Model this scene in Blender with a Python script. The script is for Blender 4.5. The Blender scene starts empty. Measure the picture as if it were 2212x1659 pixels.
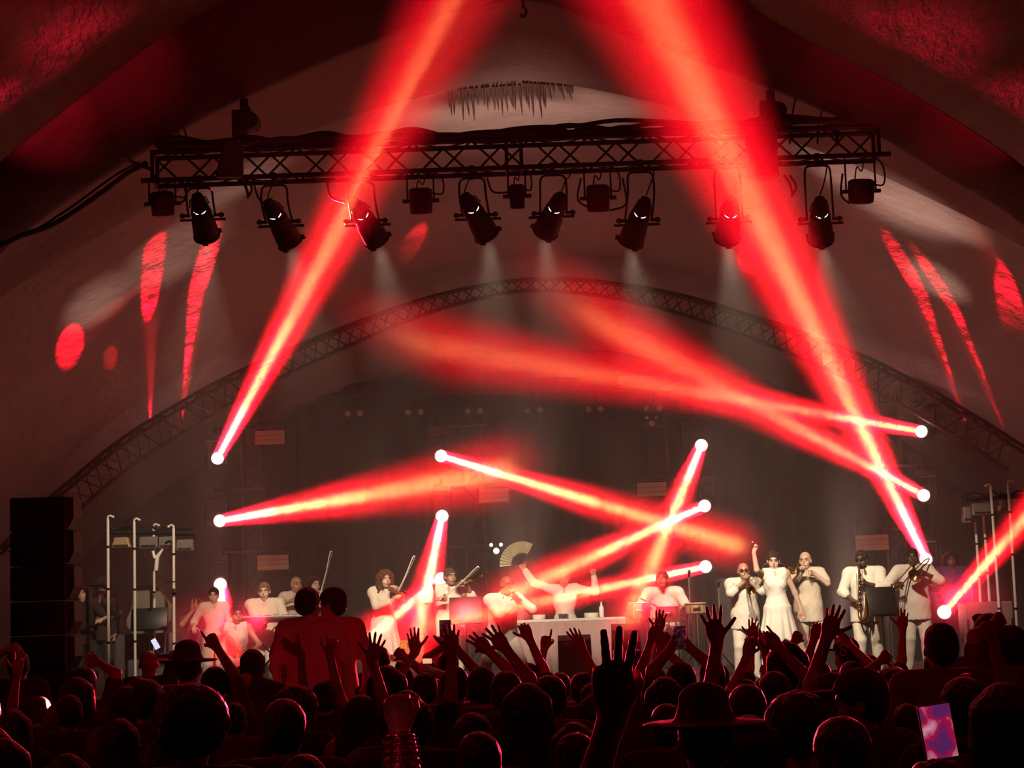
import bpy, bmesh, math, random
import numpy as np
from mathutils import Vector, Matrix, Quaternion

random.seed(7)
RNG = np.random.default_rng(11)
scene = bpy.context.scene
COL = scene.collection
PI = math.pi

# ------------------------------------------------------------------ camera
CAM = Vector((0.0, 0.0, 2.0))
FPX = 4090.0
PITCH = math.atan((1304 - 829.5) / FPX)
ROLL = math.radians(2.05)
fw = Vector((0, math.cos(PITCH), math.sin(PITCH)))
r0 = Vector((1, 0, 0)); u0 = r0.cross(fw)
rt = r0 * math.cos(ROLL) - u0 * math.sin(ROLL)
up = u0 * math.cos(ROLL) + r0 * math.sin(ROLL)
cam_data = bpy.data.cameras.new('camera')
cam_data.sensor_width = 36.0
cam_data.lens = FPX / 2212 * 36.0
cam_data.clip_start = 0.1; cam_data.clip_end = 200
cam = bpy.data.objects.new('camera', cam_data)
COL.objects.link(cam)
M3 = Matrix((rt, up, -fw)).transposed().to_4x4()
M3.translation = CAM
cam.matrix_world = M3
scene.camera = cam

def ray(x, y):
    return fw * FPX + rt * (x - 1106) - up * (y - 829.5)

def at(x, y, Y):
    """world point seen at photo pixel (x, y) at world depth Y"""
    d = ray(x, y)
    return CAM + d * (Y / d.y)

def at_z(x, y, z):
    d = ray(x, y)
    return CAM + d * ((z - CAM.z) / d.z)

def proj(p):
    d = Vector(p) - CAM
    k = FPX / d.dot(fw)
    return 1106 + d.dot(rt) * k, 829.5 - d.dot(up) * k

# ------------------------------------------------------------------ colour management, sampling
scene.view_settings.view_transform = 'Standard'
scene.view_settings.look = 'None'
scene.view_settings.exposure = 0.0
scene.view_settings.gamma = 1.0
scene.view_settings.use_curve_mapping = False
cy = scene.cycles
cy.use_denoising = True
cy.denoiser = 'OPENIMAGEDENOISE'
cy.use_adaptive_sampling = True
cy.adaptive_threshold = 0.02
cy.max_bounces = 3
cy.diffuse_bounces = 2
cy.glossy_bounces = 2
cy.transmission_bounces = 2
cy.volume_bounces = 1
cy.transparent_max_bounces = 6
cy.sample_clamp_direct = 0
cy.sample_clamp_indirect = 2.0
cy.caustics_reflective = False
cy.caustics_refractive = False
cy.use_light_tree = True

# ------------------------------------------------------------------ world: night outside the tent
world = bpy.data.worlds.new('night'); scene.world = world
world.use_nodes = True
bg = world.node_tree.nodes['Background']
bg.inputs['Color'].default_value = (0.20, 0.012, 0.015, 1)
bg.inputs['Strength'].default_value = 0.02

# ------------------------------------------------------------------ lamps
def spot(name, p, q, power, color, angle_deg, blend=0.5, radius=0.05, parent=None):
    ld = bpy.data.lights.new(name, 'SPOT')
    ld.energy = power; ld.color = color
    ld.spot_size = math.radians(angle_deg); ld.spot_blend = blend
    ld.shadow_soft_size = radius
    o = bpy.data.objects.new(name, ld); COL.objects.link(o)
    d = (Vector(q) - Vector(p)).normalized()
    o.matrix_world = Matrix.Translation(Vector(p)) @ d.to_track_quat('-Z', 'Y').to_matrix().to_4x4()
    if parent is not None:
        o.parent = parent; o.matrix_parent_inverse = parent.matrix_world.inverted()
    return o

def beam(name, p, q, power, color, size, spread_deg, parent=None):
    """a stage lamp's collimated beam: a disc the size of its lens with a narrow spread"""
    ld = bpy.data.lights.new(name, 'AREA'); ld.shape = 'DISK'; ld.size = size
    ld.spread = math.radians(spread_deg); ld.energy = power; ld.color = color
    o = bpy.data.objects.new(name, ld); COL.objects.link(o)
    d = (Vector(q) - Vector(p)).normalized()
    o.matrix_world = Matrix.Translation(Vector(p)) @ d.to_track_quat('-Z', 'Y').to_matrix().to_4x4()
    if parent is not None:
        o.parent = parent; o.matrix_parent_inverse = parent.matrix_world.inverted()
    return o

def point(name, p, power, color, radius=0.3):
    ld = bpy.data.lights.new(name, 'POINT')
    ld.energy = power; ld.color = color; ld.shadow_soft_size = radius
    o = bpy.data.objects.new(name, ld); COL.objects.link(o); o.location = p
    return o

# the twelve moving heads on the four towers (source pixel, aim pixel, aim depth, cone angle, power)
RED = (1.0, 0.004, 0.014)
HEADS = [
    ((470, 990), (905, 165), 17.0, 2.58, 1.8),
    ((475, 1125), (1090, 1018), 19.5, 2.92, 1.1),
    ((476, 1262), (484, 1450), 20.6, 2.3, 2.0),
    ((953, 985), (1590, 1178), 19.8, 2.06, 1.1),
    ((955, 1115), (898, 1390), 20.4, 1.89, 1.0),
    ((953, 1250), (820, 1365), 21.0, 1.89, 1.0),
    ((1515, 962), (1372, 1310), 20.4, 2.58, 0.9),
    ((1522, 1093), (1120, 1275), 20.4, 1.89, 0.9),
    ((1524, 1224), (1030, 1330), 21.0, 1.55, 0.7),
    ((1990, 932), (900, 742), 18.6, 2.58, 1.0),
    ((1995, 1070), (1190, 640), 17.5, 2.58, 1.0),
    ((2000, 1208), (1400, -20), 14.0, 2.75, 2.6),
    ((2040, 1322), (2330, 985), 20.0, 2.58, 1.0),
]
BEAM_POWER = 200.0
HEAD_Y = 30.0
STAGE_Z = 0.88

# ------------------------------------------------------------------ materials
MATS = {}
def mat(name, color, rough=0.6, metal=0.0, bump=0.0, bscale=8.0, vary=0.12, spec=0.5, emit=None, estr=0.0, sheen=0.0):
    if name in MATS: return MATS[name]
    m = bpy.data.materials.new(name); m.use_nodes = True
    nt = m.node_tree; N = nt.nodes; L = nt.links
    b = N['Principled BSDF']
    b.inputs['Roughness'].default_value = rough
    b.inputs['Metallic'].default_value = metal
    b.inputs['Specular IOR Level'].default_value = spec
    if sheen:
        b.inputs['Sheen Weight'].default_value = sheen
        b.inputs['Sheen Roughness'].default_value = 0.4
    tc = N.new('ShaderNodeTexCoord')
    nz = N.new('ShaderNodeTexNoise'); nz.inputs['Scale'].default_value = bscale; nz.inputs['Detail'].default_value = 4
    L.new(tc.outputs['Object'], nz.inputs['Vector'])
    mx = N.new('ShaderNodeMix'); mx.data_type = 'RGBA'; mx.blend_type = 'MULTIPLY'
    mx.inputs['Factor'].default_value = 1.0
    mx.inputs['A'].default_value = (*color, 1)
    rp = N.new('ShaderNodeMapRange'); rp.inputs['To Min'].default_value = 1 - vary; rp.inputs['To Max'].default_value = 1 + vary
    L.new(nz.outputs['Fac'], rp.inputs['Value'])
    L.new(rp.outputs['Result'], mx.inputs['B'])
    L.new(mx.outputs['Result'], b.inputs['Base Color'])
    if bump:
        bp = N.new('ShaderNodeBump'); bp.inputs['Strength'].default_value = bump; bp.inputs['Distance'].default_value = 0.05
        L.new(nz.outputs['Fac'], bp.inputs['Height']); L.new(bp.outputs['Normal'], b.inputs['Normal'])
    if emit is not None:
        b.inputs['Emission Color'].default_value = (*emit, 1); b.inputs['Emission Strength'].default_value = estr
        m.cycles.emission_sampling = 'NONE'
    MATS[name] = m
    return m

# ------------------------------------------------------------------ object helpers
def tag(o, label=None, cat=None, group=None, kind=None):
    if label: o['label'] = label
    if cat: o['category'] = cat
    if group: o['group'] = group
    if kind: o['kind'] = kind
    return o

def empty(name, loc=(0, 0, 0), rz=0.0, label=None, cat=None, group=None):
    o = bpy.data.objects.new(name, None); COL.objects.link(o)
    o.empty_display_size = 0.1
    o.location = Vector(loc); o.rotation_euler = (0, 0, rz)
    o.matrix_world = Matrix.Translation(Vector(loc)) @ Matrix.Rotation(rz, 4, 'Z')
    return tag(o, label, cat, group)

def link_mesh(name, me, parent=None, label=None):
    o = bpy.data.objects.new(name, me); COL.objects.link(o)
    if parent is not None: o.parent = parent
    if label: o['label'] = label
    return o

def children(o): return [c for c in bpy.data.objects if c.parent == o]

def copy_tree(o, parent=None):
    c = o.copy(); COL.objects.link(c); c.parent = parent
    for ch in list(o.children):
        copy_tree(ch, c)
    return c

def ortho(d):
    d = Vector(d).normalized()
    a = Vector((0, 0, 1)) if abs(d.z) < 0.9 else Vector((1, 0, 0))
    x = a.cross(d).normalized()
    return x, d.cross(x)

class MB:
    """collects shapes into one mesh"""
    def __init__(s): s.v = []; s.f = []; s.mi = []; s.cur = 0; s.mats = []
    def use(s, m):
        if m not in s.mats: s.mats.append(m)
        s.cur = s.mats.index(m); return s
    def add(s, vs, fs, M=None):
        n = len(s.v)
        s.v += [tuple(M @ Vector(v)) for v in vs] if M is not None else [tuple(v) for v in vs]
        s.f += [tuple(i + n for i in f) for f in fs]; s.mi += [s.cur] * len(fs)
        return s
    def box(s, c, size, M=None, bev=0.0):
        c = Vector(c); x, y, z = (q / 2 for q in size)
        if bev <= 0:
            vs = [c + Vector((i * x, j * y, k * z)) for i in (-1, 1) for j in (-1, 1) for k in (-1, 1)]
            fs = [(0, 1, 3, 2), (4, 6, 7, 5), (0, 4, 5, 1), (2, 3, 7, 6), (0, 2, 6, 4), (1, 5, 7, 3)]
            return s.add(vs, fs, M)
        bm = bmesh.new(); bmesh.ops.create_cube(bm, size=1)
        for v in bm.verts: v.co = c + Vector((v.co.x * x * 2, v.co.y * y * 2, v.co.z * z * 2))
        bmesh.ops.bevel(bm, geom=bm.edges[:], offset=bev, segments=2, affect='EDGES', profile=0.5)
        bm.verts.index_update()
        s.add([v.co.copy() for v in bm.verts], [[v.index for v in f.verts] for f in bm.faces], M); bm.free()
        return s
    def tube(s, pts, r, seg=8, M=None, cap=True):
        """round tube along points; r a number or one per point"""
        pts = [Vector(p) for p in pts]; n = len(pts)
        rs = [r] * n if not hasattr(r, '__len__') else list(r)
        tans = []
        for i in range(n):
            a = pts[max(i - 1, 0)]; b = pts[min(i + 1, n - 1)]
            t = (b - a)
            tans.append(t.normalized() if t.length > 1e-9 else Vector((0, 0, 1)))
        x, y = ortho(tans[0]); vs = []; fs = []
        for i in range(n):
            if i:
                q = tans[i - 1].rotation_difference(tans[i]); x = q @ x; y = q @ y
            for k in range(seg):
                a = 2 * PI * k / seg
                vs.append(pts[i] + (x * math.cos(a) + y * math.sin(a)) * rs[i])
        for i in range(n - 1):
            for k in range(seg):
                a, b = i * seg + k, i * seg + (k + 1) % seg
                fs.append((a, b, b + seg, a + seg))
        if cap:
            fs.append(tuple(range(seg - 1, -1, -1))); fs.append(tuple(range((n - 1) * seg, n * seg)))
        return s.add(vs, fs, M)
    def lathe(s, prof, axis_o, axis_d, seg=20, M=None):
        """profile [(along, radius)...] about an axis"""
        o = Vector(axis_o); d = Vector(axis_d).normalized(); x, y = ortho(d); vs = []; fs = []
        for (t, r) in prof:
            for k in range(seg):
                a = 2 * PI * k / seg
                vs.append(o + d * t + (x * math.cos(a) + y * math.sin(a)) * max(r, 1e-4))
        n = len(prof)
        for i in range(n - 1):
            for k in range(seg):
                a, b = i * seg + k, i * seg + (k + 1) % seg
                fs.append((a, b, b + seg, a + seg))
        fs.append(tuple(range(seg - 1, -1, -1))); fs.append(tuple(range((n - 1) * seg, n * seg)))
        return s.add(vs, fs, M)
    def ball(s, c, r, M=None, seg=12, rings=8, sc=(1, 1, 1)):
        c = Vector(c); vs = [c + Vector((0, 0, r * sc[2]))]; fs = []
        for i in range(1, rings):
            th = PI * i / rings
            for k in range(seg):
                a = 2 * PI * k / seg
                vs.append(c + Vector((r * sc[0] * math.sin(th) * math.cos(a), r * sc[1] * math.sin(th) * math.sin(a), r * sc[2] * math.cos(th))))
        vs.append(c - Vector((0, 0, r * sc[2]))); last = len(vs) - 1
        for k in range(seg): fs.append((0, 1 + k, 1 + (k + 1) % seg))
        for i in range(rings - 2):
            for k in range(seg):
                a, b = 1 + i * seg + k, 1 + i * seg + (k + 1) % seg
                fs.append((a, a + seg, b + seg, b))
        for k in range(seg): fs.append((last, last - seg + (k + 1) % seg, last - seg + k))
        return s.add(vs, fs, M)
    def prism(s, outline, d, M=None):
        """closed outline (list of Vectors) pushed along d"""
        n = len(outline); d = Vector(d); vs = [Vector(p) for p in outline] + [Vector(p) + d for p in outline]
        fs = [tuple(range(n - 1, -1, -1)), tuple(range(n, 2 * n))]
        for i in range(n): j = (i + 1) % n; fs.append((i, j, j + n, i + n))
        return s.add(vs, fs, M)
    def build(s, name, m=None, parent=None, smooth=True, label=None):
        me = bpy.data.meshes.new(name); me.from_pydata(s.v, [], s.f)
        mats = s.mats if s.mats else ([m] if m else [])
        for q in mats: me.materials.append(q)
        if s.mats: me.polygons.foreach_set('material_index', s.mi)
        bm = bmesh.new(); bm.from_mesh(me); bmesh.ops.recalc_face_normals(bm, faces=bm.faces[:]); bm.to_mesh(me); bm.free()
        if smooth:
            me.polygons.foreach_set('use_smooth', [True] * len(me.polygons))
            try: me.set_sharp_from_angle(angle=math.radians(40))
            except Exception: pass
        me.update()
        return link_mesh(name, me, parent, label)

def spline(pts, n, closed=False):
    """smooth curve through points (Catmull-Rom), n samples per span"""
    P = [Vector(p) for p in pts]; out = []
    m = len(P); rng = range(m if closed else m - 1)
    for i in rng:
        if closed: a, b, c, d = P[(i - 1) % m], P[i], P[(i + 1) % m], P[(i + 2) % m]
        else:
            b, c = P[i], P[i + 1]
            a = P[i - 1] if i > 0 else b * 2 - c
            d = P[i + 2] if i + 2 < m else c * 2 - b
        for k in range(n):
            t = k / n
            out.append(0.5 * ((2 * b) + (c - a) * t + (2 * a - 5 * b + 4 * c - d) * t * t + (3 * b - a - 3 * c + d) * t ** 3))
    if not closed: out.append(P[-1].copy())
    return out

def resample(pts, n):
    P = [Vector(p) for p in pts]
    L = [0]
    for i in range(len(P) - 1): L.append(L[-1] + (P[i + 1] - P[i]).length)
    out = []; j = 0
    for k in range(n):
        s_ = L[-1] * k / (n - 1)
        while j < len(P) - 2 and L[j + 1] < s_: j += 1
        seg = L[j + 1] - L[j] or 1
        out.append(P[j].lerp(P[j + 1], min(1, max(0, (s_ - L[j]) / seg))))
    return out

# ------------------------------------------------------------------ soft bodies: a field of blended capsules and ellipsoids, skinned with surface nets
class Field:
    def __init__(s, lo, hi, h):
        s.h = h; s.lo = np.array(lo, float) - 2 * h
        n = np.ceil((np.array(hi, float) + 2 * h - s.lo) / h).astype(int) + 1
        s.n = n; s.d = np.full(n, 1.0, np.float32)
        s.ax = [(s.lo[i] + h * np.arange(n[i])).astype(np.float32) for i in range(3)]
    def _win(s, lo, hi, k):
        m = k + 3 * s.h; sl = []
        for i in range(3):
            a = int(max(0, math.floor((lo[i] - m - s.lo[i]) / s.h))); b = int(min(s.n[i], math.ceil((hi[i] + m - s.lo[i]) / s.h) + 1))
            if b <= a: return None
            sl.append(slice(a, b))
        return tuple(sl)
    def _grid(s, sl):
        return (s.ax[0][sl[0]][:, None, None], s.ax[1][sl[1]][None, :, None], s.ax[2][sl[2]][None, None, :])
    def _mix(s, sl, d, k, op):
        cur = s.d[sl]
        if op == 'sub': d = -d; cur2 = -cur
        else: cur2 = cur
        if k > 0:
            hh = np.maximum(k - np.abs(cur2 - d), 0) / k
            r = np.minimum(cur2, d) - hh * hh * k * 0.25
        else: r = np.minimum(cur2, d)
        if op == 'sub':
            # keep = max(cur, -shape): built as -(min(-cur, shape))
            r = -r
        s.d[sl] = r
    def cap(s, a, b, ra, rb=None, k=0.02, flat=False):
        rb = ra if rb is None else rb
        a = np.array(a, np.float32); b = np.array(b, np.float32); R = max(ra, rb)
        sl = s._win(np.minimum(a, b) - R, np.maximum(a, b) + R, k)
        if sl is None: return s
        X, Y, Z = s._grid(sl); ab = b - a; L2 = float(ab @ ab) + 1e-12
        t0 = ((X - a[0]) * ab[0] + (Y - a[1]) * ab[1] + (Z - a[2]) * ab[2]) / L2
        t = np.clip(t0, 0, 1)
        d = np.sqrt((X - a[0] - ab[0] * t) ** 2 + (Y - a[1] - ab[1] * t) ** 2 + (Z - a[2] - ab[2] * t) ** 2) - (ra + (rb - ra) * t)
        if flat:
            L = math.sqrt(L2); d = np.maximum(d, np.maximum(-t0, t0 - 1) * L)
        s._mix(sl, d, k, 'add'); return s
    def _ell(s, c, r, R, k):
        c = np.array(c, np.float32); m = max(r)
        sl = s._win(c - m, c + m, k)
        if sl is None: return None, None
        X, Y, Z = s._grid(sl); X = X - c[0]; Y = Y - c[1]; Z = Z - c[2]
        if R is not None:
            A = np.array(R, np.float32)   # rows: local axes
            X, Y, Z = (A[0][0] * X + A[0][1] * Y + A[0][2] * Z, A[1][0] * X + A[1][1] * Y + A[1][2] * Z, A[2][0] * X + A[2][1] * Y + A[2][2] * Z)
        k0 = np.sqrt((X / r[0]) ** 2 + (Y / r[1]) ** 2 + (Z / r[2]) ** 2)
        k1 = np.sqrt((X / r[0] ** 2) ** 2 + (Y / r[1] ** 2) ** 2 + (Z / r[2] ** 2) ** 2) + 1e-6
        return sl, k0 * (k0 - 1) / k1
    def ell(s, c, r, R=None, k=0.03):
        sl, d = s._ell(c, r, R, k)
        if sl is not None: s._mix(sl, d, k, 'add')
        return s
    def cut_ell(s, c, r, R=None, k=0.01):
        sl, d = s._ell(c, r, R, k)
        if sl is not None:
            cur = s.d[sl]; s.d[sl] = np.maximum(cur, -d)
        return s
    def cut_plane(s, p, n):
        """keep the side the normal points away from"""
        X, Y, Z = s._grid((slice(None),) * 3)
        s.d = np.maximum(s.d, ((X - p[0]) * n[0] + (Y - p[1]) * n[1] + (Z - p[2]) * n[2]).astype(np.float32)); return s
    def rough(s, amp, freq, seed=0):
        X, Y, Z = s._grid((slice(None),) * 3)
        s.d = s.d + amp * (np.sin(X * freq + seed) * np.sin(Y * freq * 1.1 + 2 * seed) * np.sin(Z * freq * .9) + 0.5 * np.sin(X * freq * 2.3 + 1) * np.sin(Z * freq * 2.1 + seed)).astype(np.float32)
        return s
    def mesh(s):
        d = s.d; h = s.h
        inside = d < 0
        c = inside[:-1, :-1, :-1].astype(np.int8)
        cnt = np.zeros_like(c); acc = np.zeros(c.shape + (3,), np.float32); ne = np.zeros(c.shape, np.float32)
        corners = [(i, j, k) for i in (0, 1) for j in (0, 1) for k in (0, 1)]
        nx, ny, nz = c.shape
        for (i, j, k) in corners: cnt += inside[i:i + nx, j:j + ny, k:k + nz]
        act = (cnt > 0) & (cnt < 8)
        idx = np.argwhere(act)
        if len(idx) == 0: return [], []
        ix, iy, iz = idx.T
        V = {cc: d[ix + cc[0], iy + cc[1], iz + cc[2]] for cc in corners}
        P = np.zeros((len(idx), 3), np.float32); n = np.zeros(len(idx), np.float32)
        for a in corners:
            for ax in range(3):
                if a[ax] == 0:
                    b = list(a); b[ax] = 1; b = tuple(b)
                    va, vb = V[a], V[b]; cr = (va < 0) != (vb < 0)
                    t = np.where(cr, va / np.where(cr, va - vb, 1), 0)
                    q = np.zeros((len(idx), 3), np.float32); q[:] = a; q[:, ax] += t
                    P += q * cr[:, None]; n += cr
        P = P / n[:, None]
        verts = (idx + P) * h + s.lo
        vid = np.full(c.shape, -1, np.int64); vid[ix, iy, iz] = np.arange(len(idx))
        faces = []
        for ax in range(3):
            o1, o2 = [(1, 2), (2, 0), (0, 1)][ax]
            sl_a = [slice(1, -1)] * 3; sl_b = [slice(1, -1)] * 3
            sl_a[ax] = slice(0, -1); sl_b[ax] = slice(1, None)
            a = inside[tuple(sl_a)]; b = inside[tuple(sl_b)]
            e = np.argwhere(a != b)
            if len(e) == 0: continue
            flip = a[tuple(e.T)]
            base = e.copy(); 
            for q in (0, 1, 2):
                if q != ax: base[:, q] += 1
            def g(d1, d2):
                w = base.copy(); w[:, o1] -= d1; w[:, o2] -= d2
                return vid[w[:, 0], w[:, 1], w[:, 2]]
            q = np.stack([g(1, 1), g(0, 1), g(0, 0), g(1, 0)], 1)
            q[~flip] = q[~flip][:, ::-1]
            faces.append(q)
        F = np.concatenate(faces)
        F = F[(F >= 0).all(1)]
        return verts.astype(np.float32), F

def smooth_verts(V, F, it=1, lam=0.5):
    if not len(F): return V
    for _ in range(it):
        acc = np.zeros_like(V); n = np.zeros(len(V), np.float32)
        for a, b in ((0, 1), (1, 2), (2, 3), (3, 0)):
            np.add.at(acc, F[:, a], V[F[:, b]]); np.add.at(n, F[:, a], 1)
            np.add.at(acc, F[:, b], V[F[:, a]]); np.add.at(n, F[:, b], 1)
        V = V + lam * (acc / np.maximum(n, 1)[:, None] - V)
    return V

def skin(name, fields, m, parent=None, it=1, label=None, xf=None):
    Vs, Fs, off = [], [], 0
    for f in fields:
        V, F = f.mesh()
        if len(F) == 0: continue
        V = smooth_verts(V, F, it)
        Vs.append(V); Fs.append(F + off); off += len(V)
    if not Vs: return None
    V = np.concatenate(Vs); F = np.concatenate(Fs)
    if xf is not None:
        A = np.array(xf.to_3x3()); V = V @ A.T + np.array(xf.translation)
    me = bpy.data.meshes.new(name)
    me.vertices.add(len(V)); me.vertices.foreach_set('co', V.astype(np.float32).ravel())
    me.loops.add(len(F) * 4); me.loops.foreach_set('vertex_index', F.astype(np.int32).ravel())
    me.polygons.add(len(F)); me.polygons.foreach_set('loop_start', np.arange(0, len(F) * 4, 4, dtype=np.int32))
    me.polygons.foreach_set('loop_total', np.full(len(F), 4, np.int32))
    me.polygons.foreach_set('use_smooth', np.ones(len(F), bool))
    me.update(calc_edges=True); me.validate()
    me.materials.append(m)
    return link_mesh(name, me, parent, label)

# ------------------------------------------------------------------ people
def V3(*a): return Vector(a)
def ik(root, target, l1, l2, hint):
    """two-bone reach: returns joint, end"""
    root = Vector(root); target = Vector(target); d = target - root; L = d.length
    mx = (l1 + l2) * 0.995
    if L > mx: target = root + d.normalized() * mx; d = target - root; L = mx
    u = d.normalized(); a = (l1 * l1 - l2 * l2 + L * L) / (2 * L)
    hgt = math.sqrt(max(l1 * l1 - a * a, 0)); hv = Vector(hint); hv = hv - u * hv.dot(u)
    hv = hv.normalized() if hv.length > 1e-4 else ortho(u)[0]
    return root + u * a + hv * hgt, target

CURL = {  # thumb, index, middle, ring, little curl 0 straight .. 1 closed ; spread
    'open': ((.15, .08, .05, .08, .12), 1.0), 'relaxed': ((.3, .3, .35, .4, .45), .3), 'fist': ((.8, 1, 1, 1, 1), 0), 'horns': ((.7, .05, 1, 1, .08), .3),
    'point': ((.7, .03, .95, 1, 1), 0), 'peace': ((.9, .04, .04, 1, 1), .9), 'grip': ((.6, .75, .78, .8, .82), 0), 'splay': ((.05, .02, .0, .03, .05), 1.6),
    'three': ((.9, .03, .03, .05, .95), 1.2), 'claw': ((.3, .4, .42, .45, .5), 1.0), 'flat': ((.1, .03, .02, .03, .05), .1)}
def hand_field(w, d, n, thumb_sign, pose, s=1.0, h=0.0055, fore=None):
    """w wrist, d finger direction, n palm normal (the side fingers curl to)"""
    w = Vector(w); d = Vector(d).normalized(); n = Vector(n); n = (n - d * n.dot(d)); n = n.normalized() if n.length > 1e-4 else ortho(d)[0]
    x = d.cross(n) * thumb_sign       # towards the thumb
    curls, spread = CURL[pose]
    f = Field(w - Vector((.23, .23, .23)) * s, w + Vector((.23, .23, .23)) * s, h)
    c = w + d * 0.05 * s
    A = [list(x), list(n), list(d)]
    f.ell(w + d * .048 * s, (.043 * s, .019 * s, .052 * s), A, .01)
    f.ell(w + d * .075 * s, (.042 * s, .016 * s, .024 * s), A, .01)
    f.cap(w - d * .01 * s, w + d * .03 * s, .0265 * s, .026 * s, .02)
    f.ell(w + d * .035 * s + x * .026 * s + n * .008 * s, (.018 * s, .017 * s, .032 * s), A, .015)
    if fore is not None: f.cap(Vector(fore), w, .0296 * s, .0275 * s, .015)
    L = [.072, .080, .075, .058]
    for i in range(4):
        base = w + d * (.088 - (.008 if i == 3 else 0)) * s + x * (.031 - .0205 * i) * s
        cu = curls[i + 1]; sp = (1.2 - 0.8 * i) * .16 * spread * (1 - cu * .8)
        dd = (d * math.cos(sp) + x * math.sin(sp)).normalized(); axis = dd.cross(n).normalized()
        p = base; r = (.0098 if i < 3 else .0085) * s
        for j, (fr, an) in enumerate(((.44, 75), (.31, 95), (.25, 60))):
            q = Quaternion(axis, math.radians(an * cu)); dd = q @ dd
            e = p + dd * L[i] * fr * s; f.cap(p, e, r, r * .93, .004); p = e; r *= .93
    cu = curls[0]
    p = w + d * .03 * s + x * .034 * s
    dd = (d * .62 + x * .78 + n * .1).normalized(); axis = dd.cross((n * .6 - x * .8).normalized()).normalized()
    r = .0115 * s
    for j, (ln, an) in enumerate(((.038, 25), (.03, 55), (.026, 50))):
        dd = Quaternion(axis, math.radians(an * cu)) @ dd
        e = p + dd * ln * s; f.cap(p, e, r, r * .92, .006); p = e; r *= .92
    return f

def frame(fwd, upv=(0, 0, 1)):
    f = Vector(fwd).normalized(); r = f.cross(Vector(upv)).normalized(); u = r.cross(f).normalized()
    return r, f, u

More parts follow.
